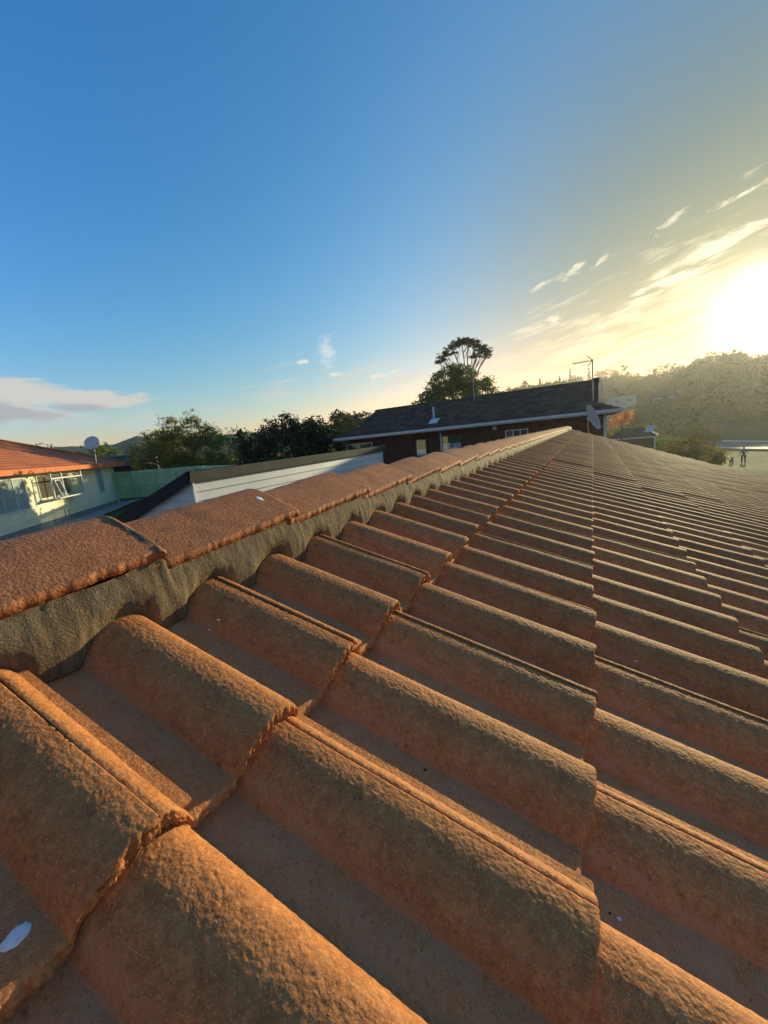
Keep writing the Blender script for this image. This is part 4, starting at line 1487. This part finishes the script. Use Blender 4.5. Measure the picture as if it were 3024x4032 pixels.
# ------------------------------------------------------------------ white shed behind the ridge
A_ = Vector((-6.57, 5.07, CAM_Z - .205))
B_ = Vector((-6.40, 12.45, CAM_Z - .134))
shed = empty('weatherboard_shed', (A_.x, A_.y, 1.9))
tag(shed, 'white weatherboard shed with dark fascia and navy barge board beyond the ridge', 'shed')
O = shed.location
dAB = (B_ - A_)
dh = Vector((dAB.x, dAB.y, 0)).normalized()
out = Vector((dh.y, -dh.x, 0))      # faces the viewer's side (+x)
left = -out
SW = 3.9
pitch = 0.335


def sp(a, b, z):
    """point: a metres along the long wall, b metres back from it, absolute z"""
    q = A_ + dh * a + left * b
    return (q.x - O.x, q.y - O.y, z - O.z)


LL = Vector((dAB.x, dAB.y, 0)).length
zt0, zt1 = A_.z, B_.z


def ztop(a, b=0.0):
    return zt0 + (zt1 - zt0) * a / LL - pitch * b


mb = MB()
V = [sp(0.02, 0.03, 1.6), sp(LL - .05, 0.03, 1.6), sp(LL - .05, SW, 1.6), sp(0.02, SW, 1.6), sp(0.02, 0.03, ztop(0) - .08), sp(LL - .05, 0.03, ztop(LL) - .08), sp(LL - .05, SW, ztop(LL, SW) - .08), sp(0.02, SW, ztop(0, SW) - .08)]
mb.add(V, [(0, 1, 5, 4), (1, 2, 6, 5), (2, 3, 7, 6), (3, 0, 4, 7), (4, 5, 6, 7)])
mb.build('wall_frame', BOARD, shed)
bh = 0.17
for k in range(16):
    zt = -.225 - k * bh
    # long side boards, lapped: bottom edge proud
    mb = MB()
    z_a, z_b = ztop(0) + zt, ztop(LL) + zt
    mb.add([sp(0, 0.028, z_a), sp(LL, 0.028, z_b), sp(LL, 0.0, z_b - bh), sp(0, 0.0, z_a - bh), sp(0, 0.03, z_a - bh), sp(LL, 0.03, z_b - bh)], [(0, 3, 2, 1), (3, 4, 5, 2)])
    mb.build('weatherboard', BOARD, shed)
for k in range(12):
    z_t = A_.z - .20 - k * bh
    z_b = z_t - bh
    b0 = 0.03
    # clip the gable board by the roof slope
    bt = (ztop(0) - .20 - z_t) / pitch
    b1t = SW if False else SW
    # the slope passes z at b=(z0-z)/pitch; boards start beneath the barge
    st = max(b0, b0)
    en_t = max(b0, (A_.z - .18 - z_t) / pitch)
    en_b = max(b0, (A_.z - .18 - z_b) / pitch)
    mb = MB()
    en_t, en_b = min(en_t, SW), min(en_b, SW)
    mb.add([sp(-.0, b0, z_t), sp(-.0, en_t, z_t), sp(-.028, en_b, z_b), sp(-.028, b0, z_b), sp(0.0, en_b, z_b), sp(0.0, b0, z_b)], [(0, 1, 2, 3), (3, 2, 4, 5)])
    mb.build('weatherboard', BOARD, shed)
mb = MB()
mb.tube([sp(-.01, .0, 1.6), sp(-.01, .0, ztop(0) - .2)], 0.03, 4)
mb.build('corner_board', WHITE, shed)
mb = MB()
mb.tube([sp(LL, .0, 1.6), sp(LL, .0, ztop(LL) - .2)], 0.03, 4)
mb.build('corner_board', WHITE, shed)
mb = MB()
fh = 0.205
mb.add([sp(-.10, -.10, ztop(0) - .01), sp(LL + .25, -.10, ztop(LL) - .01), sp(LL + .12, -.05, ztop(LL) - fh), sp(-.10, -.05, ztop(0) - fh),
        sp(-.10, .0, ztop(0) - .01), sp(LL + .25, .0, ztop(LL) - .01), sp(LL + .12, .0, ztop(LL) - fh), sp(-.10, .0, ztop(0) - fh)],
       [(0, 3, 2, 1), (4, 5, 6, 7), (0, 1, 5, 4), (3, 7, 6, 2), (1, 2, 6, 5), (0, 4, 7, 3)])
mb.build('fascia', BRONZE, shed)
mb = MB()
bd = 0.27
mb.add([sp(-.13, -.10, ztop(0) + .012), sp(-.13, SW + .3, ztop(0, SW + .3) + .02), sp(-.13, SW + .3, ztop(0, SW + .3) - bd), sp(-.13, -.04, ztop(0) - .20),
        sp(-.102, -.10, ztop(0) + .012), sp(-.102, SW + .3, ztop(0, SW + .3) + .02), sp(-.102, SW + .3, ztop(0, SW + .3) - bd), sp(-.102, -.04, ztop(0) - .20)],
       [(0, 1, 2, 3), (7, 6, 5, 4), (0, 4, 5, 1), (3, 2, 6, 7)])
mb.build('barge_board', NAVY, shed)
mb = MB()
mb.add([sp(-.10, 0.0, ztop(0)), sp(LL + .2, 0.0, ztop(LL)), sp(LL + .2, SW + .3, ztop(LL, SW + .3)), sp(-.10, SW + .3, ztop(0, SW + .3))], [(0, 1, 2, 3)])
mb.build('roof_sheet', NAVY, shed)

# ------------------------------------------------------------------ dark brick house with shingle roof
YH = 22.0
GZ_ = CAM_Z + 0.46
dhs = empty('dark_brick_house', (-7, YH + 4, 2.0))
tag(dhs, 'dark brown brick house with charcoal gablet roof and pale gutter behind the ridge', 'house')
O2 = dhs.location
XL, XR = -14.65, 1.15


def q2(x, y, z):
    return (x - O2.x, y - O2.y, z - O2.z)


class HB(MB):
    def bx(s, x0, x1, y0, y1, z0, z1):
        return s.box(x0 - O2.x, x1 - O2.x, y0 - O2.y, y1 - O2.y, z0 - O2.z, z1 - O2.z)


ZR = CAM_Z + 26.0 * 0.0831 + .0
slope = (ZR - GZ_) / 4.0
HB().bx(XL + .65, XR - .6, YH + .6, YH + 7.4, 1.4, GZ_ - .02).build('wall', BRICK_D, dhs)
nrow = 13
gab = 1.15
tg = gab                       # hip skirt run
# lower skirt: front face trapezoid rows, as far as the hip skirts reach, then the gablet part
kk = 4
for k in range(nrow):
    f0, f1 = 4.0 * k / nrow, 4.0 * (k + 1) / nrow
    i0, i1 = min(f0, tg), min(f1, tg)
    z0_, z1_ = GZ_ + slope * f0, GZ_ + slope * f1
    up = 0.03
    for side in (0, 1):
        y0_, y1_ = (YH + f0, YH + f1) if side == 0 else (YH + 8 - f0, YH + 8 - f1)
        mb = MB()
        mb.add([q2(XL + i0, y0_, z0_), q2(XR - i0, y0_, z0_), q2(XR - i1, y1_, z1_), q2(XL + i1, y1_, z1_), q2(XL + i0, y0_, z0_ + up), q2(XR - i0, y0_, z0_ + up), q2(XR - i1, y1_, z1_ + .003), q2(XL + i1, y1_, z1_ + .003)],
               [(4, 5, 6, 7), (0, 1, 5, 4), (1, 2, 6, 5), (3, 0, 4, 7), (0, 3, 2, 1)])
        mb.build('shingle_row', DROOF, dhs)
    if f1 <= tg + 0.2:
        for sx, X_ in ((1, XL), (-1, XR)):
            mb = MB()
            mb.add([q2(X_ + sx * f0, YH + f0, z0_ + up), q2(X_ + sx * f0, YH + 8 - f0, z0_ + up), q2(X_ + sx * i1, YH + 8 - i1, z1_ + .003), q2(X_ + sx * i1, YH + i1, z1_ + .003), q2(X_ + sx * f0, YH + f0, z0_), q2(X_ + sx * f0, YH + 8 - f0, z0_)], [(0, 1, 2, 3), (4, 5, 1, 0)])
            mb.build('hip_shingle_row', DROOF, dhs)
for X_ in (XL + tg, XR - tg):
    mb = MB()
    zz0 = GZ_ + slope * tg
    mb.prism([(YH + tg - O2.y, zz0 - O2.z - .05), (YH + 4 - O2.y, ZR - O2.z + .0), (YH + 8 - tg - O2.y, zz0 - O2.z - .05)], 'x', X_ - O2.x - .012, X_ - O2.x + .012)
    mb.build('gablet', BRICK_D, dhs)
mb = MB()
for k in range(36):
    x0_ = XL + tg - .05 + k * (XR - XL - 2 * tg + .1) / 36
    x1_ = x0_ + (XR - XL - 2 * tg + .1) / 36
    p = MB()
    p.add([q2(x0_, YH + 3.86, ZR - .03), q2(x1_ + .02, YH + 3.86, ZR - .015), q2(x1_ + .02, YH + 4, ZR + .065), q2(x0_, YH + 4, ZR + .045), q2(x0_, YH + 4.14, ZR - .03), q2(x1_ + .02, YH + 4.14, ZR - .015)], [(0, 1, 2, 3), (3, 2, 5, 4), (1, 5, 2)])
    p.build('ridge_shingle', DROOF, dhs)
HB().bx(XL - .02, XR + .02, YH - .12, YH - .0, GZ_ - .13, GZ_ - .01).build('gutter', GUTTER, dhs)
HB().bx(XL - .02, XR + .02, YH + .003, YH + .03, GZ_ - .19, GZ_ - .03).build('fascia', GUTTER, dhs)
HB().bx(XR + .02, XR + .12, YH - .1, YH + 8, GZ_ - .13, GZ_ - .01).build('end_gutter', GUTTER, dhs)
HB().bx(XL, XR, YH + .03, YH + 7.9, GZ_ - .2, GZ_ - .17).build('soffit', BRICK_D, dhs)
mb = MB()
mb.tube([q2(.52, YH + .1, GZ_ - .1), q2(.52, YH + .52, GZ_ - .4), q2(.52, YH + .55, 1.8)], 0.055, 6)
mb.build('downpipe', GUTTER, dhs)
mb = MB()
xdp = -YH * math.tan(math.radians(19.3))
mb.tube([q2(xdp, YH + .05, GZ_ - .1), q2(xdp, YH + .52, GZ_ - .35), q2(xdp, YH + .54, 1.8)], 0.05, 6)
mb.build('downpipe', GUTTER, dhs)


def dwin(a0, a1, z0, z1, panes, cl=1):
    yw = YH + .6
    x0, x1 = yw * math.tan(math.radians(a0)), yw * math.tan(math.radians(a1))
    w = HB()
    fr = .05
    w.bx(x0, x1, yw - .04, yw - .002, z1 - fr, z1)
    w.bx(x0, x1, yw - .04, yw - .002, z0, z0 + fr)
    for k in range(panes + 1):
        xx = x0 + (x1 - x0 - fr) * k / panes
        w.bx(xx, xx + fr, yw - .04, yw - .002, z0 + fr, z1 - fr)
    W = w.build('window', WHITE if cl else BRONZE, dhs)
    for k in range(panes):
        xa = x0 + (x1 - x0 - fr) * k / panes + fr
        xb = x0 + (x1 - x0 - fr) * (k + 1) / panes
        HB().bx(xa, xb, yw - .025, yw - .018, z0 + fr, z1 - fr).build('pane', CLEAR, W)
        zc = z0 + (z1 - z0) * random.uniform(.35, .6)
        HB().bx(xa, xb, yw - .012, yw - .006, z0 + fr, zc).build('blind', CURTAIN, W)
        HB().bx(xa, xb, yw - .008, yw - .0035, zc, z1 - fr).build('room_dark', INTERIOR, W)


dwin(-31.9, -28.4, CAM_Z - .95, CAM_Z + .02, 2)
dwin(-18.8, -16.1, CAM_Z - 1.05, CAM_Z - .03, 2, 0)
dwin(-22.4, -20.9, CAM_Z - 1.1, CAM_Z - .1, 1, 0)
dwin(-10.35, -7.5, CAM_Z - .9, CAM_Z - .06, 3)
xv = (YH + .6) * math.tan(math.radians(-11.7))
HB().bx(xv - .1, xv + .1, YH + .57, YH + .597, CAM_Z + .02, CAM_Z + .2).build('wall_vent', GUTTER, dhs)
# pipe on the roof slope
xp, yp = -8.15, 22.85
mb = MB()
mb.tube([(0, 0, -.1), (0, 0, .85)], 0.055, 8)
o = mb.build('vent_pipe', GUTTER, dhs, loc=q2(xp, yp, GZ_ + slope * .85))
mb = MB()
mb.add([(-.26, -.3, -.09), (.26, -.3, -.09), (.26, .3, .19), (-.26, .3, .19), (-.09, -.09, .10), (.09, -.09, .10), (.09, .09, .14), (-.09, .09, .14)], [(0, 1, 5, 4), (1, 2, 6, 5), (2, 3, 7, 6), (3, 0, 4, 7), (4, 5, 6, 7)])
mb.build('flashing', GUTTER, o)
# thin pole at the ridge
mb = MB()
mb.tube([(0, 0, -.2), (0, 0, 2.1)], [.028, .018], 6)
o = mb.build('pole', METAL, dhs, loc=q2(-6.42, YH + 3.5, ZR - .2))
# flue with cowl, and slim pipe beside it
fx = 23.4 * math.tan(math.radians(.42))
fy = 23.4
fz = GZ_ + slope * 1.0
flue = obj('flue', (MB().tube([(0, 0, -.2), (0, 0, .95)], 0.11, 14)).mesh('flue', DARKMETAL, False), dhs, q2(fx, fy, fz))
(MB().tube([(0, 0, .95), (0, 0, 1.18)], 0.135, 14)).build('cowl', DARKMETAL, flue)
(MB().tube([(.21, 0, -.2), (.21, 0, 1.0), (.15, 0, 1.12)], 0.026, 6)).build('side_pipe', WHITE, flue)
# television aerial
ax = 24.6 * math.tan(math.radians(.05))
an = empty('tv_aerial', (ax, 24.6, 6.0))
tag(an, 'television aerial with toothed boom on a slim mast over the dark house', 'aerial')
zt_ = zel(7.1, 24.6) - 6.0
MB().tube([(0, 0, -.4), (0, 0, zt_ + .05)], 0.032, 6).build('mast', METAL, an)
bmv = Vector((-.92, -.05, -.03))
MB().tube([(0.02, 0, zt_), tuple(Vector((0, 0, zt_)) + bmv)], 0.020, 4).build('boom', METAL, an)
for k in range(13):
    c = Vector((0, 0, zt_)) + bmv * (0.22 + .78 * k / 12)
    MB().tube([c + Vector((.02, -.12, -.055)), c + Vector((-.02, .10, .05))], 0.012, 4).build('director', METAL, an)
for sgn in (1, -1):
    for k in range(4):
        a0 = Vector((-.03 - .065 * k * (1 if sgn > 0 else .8), 0, zt_ + sgn * (.02 + .075 * k)))
        MB().tube([a0 + Vector((0, -.17, 0)), a0 + Vector((0, .17, 0))], 0.013, 4).build('reflector_bar', METAL, an)
    for s2 in (-.15, .15):
        MB().tube([(-.02, s2, zt_ + sgn * .01), (-.24, s2, zt_ + sgn * .26)], 0.013, 4).build('reflector_frame', METAL, an)

# dish on our far gable
D_ = 14.15
px, py = polar(-0.15, D_)
dish('satellite_dish', 'grey satellite dish seen edge-on at the far end of the near tiled roof', (px, py, zel(.35, D_)), (*polar(-.3, D_ + .15), zel(-1.9, D_)), (0.88, -0.32, 0.36), 0.80, (0.50, -.02, -.13), DISH_FAR)

# ------------------------------------------------------------------ low garage with standing panel, white house, crest houses
px, py = polar(4.3, 55)
gg = empty('low_garage', (px, py, g1z(px, py)), math.radians(-6))
tag(gg, 'low garage with mossy dark hipped roof beyond the near roof', 'garage')
gh = zel(-2.4, 55) - gg.location.z
MB().box(-2.1, 2.0, -.4, 4.6, -.6, gh).build('wall', BRICK_D, gg)
MB().box(2.0, 2.12, -.46, -.32, -.4, gh - .05).build('white_corner_post', WHITE, gg)
roof_face([(-2.5, -.8, gh), (2.4, -.8, gh)], [(-1.2, 2.1, gh + 1.05), (.9, 2.1, gh + 1.05)], 8, 'r', DROOF, gg, .04)
roof_face([(2.4, -.8, gh), (2.4, 5, gh)], [(.9, 2.1, gh + 1.05), (.9, 2.12, gh + 1.05)], 8, 'r', DROOF, gg, .04)
MB().box(-2.5, 2.4, -.9, -.8, gh - .12, gh + .02).build('gutter', GUTTER, gg)
px2, py2 = polar(5.95, 54)
pn = empty('standing_panel', (px2, py2, zel(-1.85, 54)), math.radians(-10))
tag(pn, 'pale sloping panel standing on the garage roof in the glare', 'panel')
MB().add([(-.55, -.3, 0), (.2, -.3, 0), (.55, .5, .62), (-.15, .5, .62), (-.55, -.26, -.04), (.2, -.26, -.04), (.55, .54, .58), (-.15, .54, .58)], [(0, 1, 2, 3), (7, 6, 5, 4), (0, 4, 5, 1), (1, 5, 6, 2), (2, 6, 7, 3), (3, 7, 4, 0)]).build('sheet', SOLAR, pn)
MB().tube([(-.15, .5, .6), (-.15, .5, -.35)], .03, 5).build('leg', METAL, pn)
MB().tube([(.55, .5, .6), (.5, .5, -.35)], .03, 5).build('leg', METAL, pn)


def small_house(name, label, a, d, w, dp, h, zb_, wallm, roofm, storeys=1, rot=0.0, group=None, rise=1.6, flatroof=False):
    x, y = polar(a, d)
    root = empty(name, (x, y, zb_), math.radians(rot))
    tag(root, label, 'house', group)
    MB().box(-w / 2, w / 2, -dp / 2, dp / 2, -3, h).build('wall', wallm, root)
    mb = MB()
    if flatroof:
        mb.box(-w / 2 - .3, w / 2 + .3, -dp / 2 - .3, dp / 2 + .3, h, h + .25)
    else:
        e = .5
        mb.add([(-w / 2 - e, -dp / 2 - e, h), (w / 2 + e, -dp / 2 - e, h), (w / 2 + e, dp / 2 + e, h), (-w / 2 - e, dp / 2 + e, h), (-w / 2 + dp * .35, 0, h + rise), (w / 2 - dp * .35, 0, h + rise)],
               [(0, 1, 5, 4), (1, 2, 5), (2, 3, 4, 5), (3, 0, 4), (3, 2, 1, 0)])
    mb.build('roof', roofm, root)
    for s_ in range(storeys):
        z0_ = .9 + s_ * 2.7
        nwin = max(2, int(w / 3))
        for k in range(nwin):
            xx = -w / 2 + w * (k + .5) / nwin
            ww = .75 if (k + s_) % 2 else 1.05
            W = MB().box(xx - ww, xx + ww, -dp / 2 - .05, -dp / 2 - .002, z0_, z0_ + 1.2).build('window', WHITE, root)
            MB().box(xx - ww + .1, xx + ww - .1, -dp / 2 - .07, -dp / 2 - .055, z0_ + .1, z0_ + 1.1).build('pane', GLASS, W)
    return root


small_house('white_house', 'two-storey white house at the foot of the hill right of the dark house', 3.05, 165, 7.6, 7, 5.4, zel(.50, 165), GUTTER_DIM, GUTTER_DIM, 2, 6, flatroof=True)
CH = 'small houses on the hill crest'
for k, (a, w, lab) in enumerate([(-10.6, 5.6, 'small crest house left of the lone round tree, low above the dark roof'), (-5.1, 6.5, 'crest house with low roof nearest the middle of the dark roof'), (-3.2, 4.6, 'crest house tucked beside the tallest needle-like conifer'), (-8.9, 4.5, 'tiny flat crest house between two round trees')]):
    dd = float(np.interp(a, AZT, RCT)) - 6
    x, y = polar(a, dd)
    small_house('crest_house', lab, a, dd, w, 5, 2.2, g1z(x, y) - .2, CREAM, DROOF, 1, random.uniform(-20, 20), CH, .9)
# hillside houses showing as pale roofs
for k, (a, d_, lab) in enumerate([(7.2, 170, 'brown house among trees on the lower hillside')]):
    x, y = polar(a, d_)
    small_house('hillside_house', lab, a, d_, 8, 6, 2.8, g1z(x, y) + .4, BARK, DROOF, 1, random.uniform(-25, 25), 'houses on the wooded hillside', 1.3)

# ------------------------------------------------------------------ street, walker and dog
strip('road', [polar(12.0, 92) + (0,), polar(26, 74) + (0,), polar(12.0, 80) + (0,), polar(26, 62) + (0,)], ROADM, 0.10)
strip('pavement', [polar(12.0, 79.8) + (0,), polar(26, 61.8) + (0,), polar(11.8, 77.0) + (0,), polar(26, 59.6) + (0,)], KERBM, 0.20)
strip('far_pavement', [polar(12.0, 95.5) + (0,), polar(26, 77) + (0,), polar(12.0, 92.2) + (0,), polar(26, 74.2) + (0,)], KERBM, 0.20)


def skin_obj(name, joints, edges, mat, parent=None, sub=2):
    me = bpy.data.meshes.new(name)
    me.from_pydata([j[:3] for j in joints], edges, [])
    o = bpy.data.objects.new(name, me)
    COL.objects.link(o)
    sk = o.modifiers.new('skin', 'SKIN')
    sk.use_smooth_shade = True
    lay = me.skin_vertices[0].data if me.skin_vertices else None
    if lay is None:
        bpy.context.view_layer.objects.active = o
    for k_, j in enumerate(joints):
        me.skin_vertices[0].data[k_].radius = (j[3], j[4] if len(j) > 4 else j[3])
        me.skin_vertices[0].data[k_].use_root = (k_ == 0)
    sb = o.modifiers.new('sub', 'SUBSURF')
    sb.levels = sub
    sb.render_levels = sub
    me.materials.append(mat)
    if parent is not None:
        o.parent = parent
    return o


px, py = polar(14.3, 56)
per = empty('person', (px, py, g1z(px, py) + 0.0), math.radians(-20))
tag(per, 'person in blue-grey top and dark trousers walking away along the street with a dog', 'person')
J = [(0, 0, .93, .13, .10), (0, 0, 1.12, .12, .09), (0, .0, 1.32, .16, .10), (0, 0, 1.47, .055), (0, .01, 1.56, .07), (0, .01, 1.64, .09), (0, .01, 1.71, .065),
     (-.19, 0, 1.41, .055), (-.27, .02, 1.16, .042), (-.33, .10, .95, .03), (-.35, .13, .86, .028),
     (.19, 0, 1.41, .055), (.28, -.02, 1.17, .042), (.24, .16, 1.05, .03), (.22, .22, 1.02, .028),
     (-.10, 0, .86, .085), (-.12, .04, .48, .06), (-.13, -.02, .09, .04), (-.14, .12, .03, .035),
     (.10, 0, .86, .085), (.12, .08, .48, .06), (.13, .02, .09, .04), (.14, .16, .03, .035)]
E_ = [(0, 1), (1, 2), (2, 3), (3, 4), (4, 5), (5, 6), (2, 7), (7, 8), (8, 9), (9, 10), (2, 11), (11, 12), (12, 13), (13, 14), (0, 15), (15, 16), (16, 17), (17, 18), (0, 19), (19, 20), (20, 21), (21, 22)]
skin_obj('body', J, E_, SKIN, per)
J2 = [(0, 0, .92, .155, .125), (0, 0, 1.12, .145, .115), (0, 0, 1.34, .18, .12), (0, 0, 1.44, .08), (-.19, 0, 1.41, .075), (-.27, .02, 1.16, .06), (.19, 0, 1.41, .075), (.28, -.02, 1.17, .06)]
skin_obj('top', J2, [(0, 1), (1, 2), (2, 3), (2, 4), (4, 5), (2, 6), (6, 7)], SHIRT, per)
J3 = [(0, 0, .93, .15, .12), (-.10, 0, .84, .10), (-.12, .04, .48, .078), (-.13, -.02, .12, .06), (.10, 0, .84, .10), (.12, .08, .48, .078), (.13, .02, .12, .06)]
skin_obj('trousers', J3, [(0, 1), (1, 2), (2, 3), (0, 4), (4, 5), (5, 6)], TROUSER, per)
skin_obj('hair', [(0, -.015, 1.69, .095), (0, -.03, 1.62, .085)], [(0, 1)], HAIR, per)
px, py = polar(13.35, 55.4)
dog = empty('dog', (px, py, g1z(px, py)), math.radians(70))
tag(dog, 'dark dog standing side-on left of the walker', 'dog')
J = [(0, 0, .42, .11), (.18, 0, .43, .12), (.34, 0, .45, .13), (.46, 0, .56, .075), (.56, 0, .64, .075), (.68, 0, .61, .04), (-.20, 0, .44, .10), (-.30, 0, .50, .03), (-.42, 0, .60, .018),
     (.34, .09, .30, .05), (.33, .09, .14, .028), (.36, .09, .02, .028), (.34, -.09, .30, .05), (.36, -.09, .14, .028), (.39, -.09, .02, .028),
     (-.18, .09, .34, .075), (-.12, .09, .25, .04), (-.25, .09, .15, .026), (-.21, .09, .02, .028), (-.18, -.09, .34, .075), (-.10, -.09, .25, .04), (-.23, -.09, .15, .026), (-.19, -.09, .02, .028),
     (.55, .05, .72, .02), (.55, -.05, .72, .02)]
E_ = [(0, 1), (1, 2), (2, 3), (3, 4), (4, 5), (0, 6), (6, 7), (7, 8), (2, 9), (9, 10), (10, 11), (2, 12), (12, 13), (13, 14), (6, 15), (15, 16), (16, 17), (17, 18), (6, 19), (19, 20), (20, 21), (21, 22), (4, 23), (4, 24)]
skin_obj('body', J, E_, FUR, dog)

# ------------------------------------------------------------------ little things lying on the tiles
tw = MB()
pts = [on_tiles(x_, y_, h_) for x_, y_, h_ in ((.115, .680, .001), (.121, .694, .005), (.130, .700, .003), (.138, .701, .005), (.147, .703, .003), (.157, .705, .004), (.166, .705, .002))]
tw.tube(pts, [.0007, .0010, .0008, .0009, .0008, .0007, .0005], 5)
tag(tw.build('dry_stem', TWIGM), 'thin crooked dry stem lying on a tile right of the long course edge', 'stem')


MOSS = simple('dry_moss_crumb', (0.035, 0.028, 0.016), 0.95, 0.4, 200.0)
crumb_meshes = []
for k in range(3):
    mb = MB()
    r_ = 0.0012 + 0.0004 * k
    mb.tube([(0, 0, -r_ * .4), (r_ * .2, 0, r_ * .1), (0, r_ * .3, r_ * .55), (r_ * .1, 0, r_ * .9)], [r_ * .8, r_ * 1.2, r_ * .9, r_ * .3], 6)
    crumb_meshes.append(mb.mesh('moss_crumb', MOSS))
rc2 = random.Random(9)
for k in range(130):
    x_ = rc2.triangular(-0.50, 1.1, -0.1)
    j_ = rc2.randint(-1, 12)
    y_ = YJ + ROLL * (j_ + 0.47) + rc2.uniform(-0.022, 0.014)
    o = obj('moss_crumb', crumb_meshes[k % 3], house, on_tiles(x_, y_, 0.0))
    o.rotation_euler = (rc2.uniform(-.4, .4), rc2.uniform(-.4, .4), rc2.uniform(0, 6.28))
    sc_ = rc2.uniform(.5, 1.3)
    o.scale = (sc_ * rc2.uniform(.8, 1.5), sc_, sc_)

# ------------------------------------------------------------------ air
hz_mat, t = material('thin_haze')
vp = t.n('ShaderNodeVolumePrincipled')
vp.inputs['Color'].default_value = rgb(0.95, 0.96, 1.0)
vp.inputs['Density'].default_value = 0.00027
vp.inputs['Anisotropy'].default_value = 0.70
out_ = t.n('ShaderNodeOutputMaterial')
t.link(vp.outputs[0], out_.inputs['Volume'])
HAZE = True
if HAZE:
    hb = MB().box(-1150, 1150, -1150, 1150, -60, 66).build('haze', hz_mat)
    tag(hb, kind='stuff')
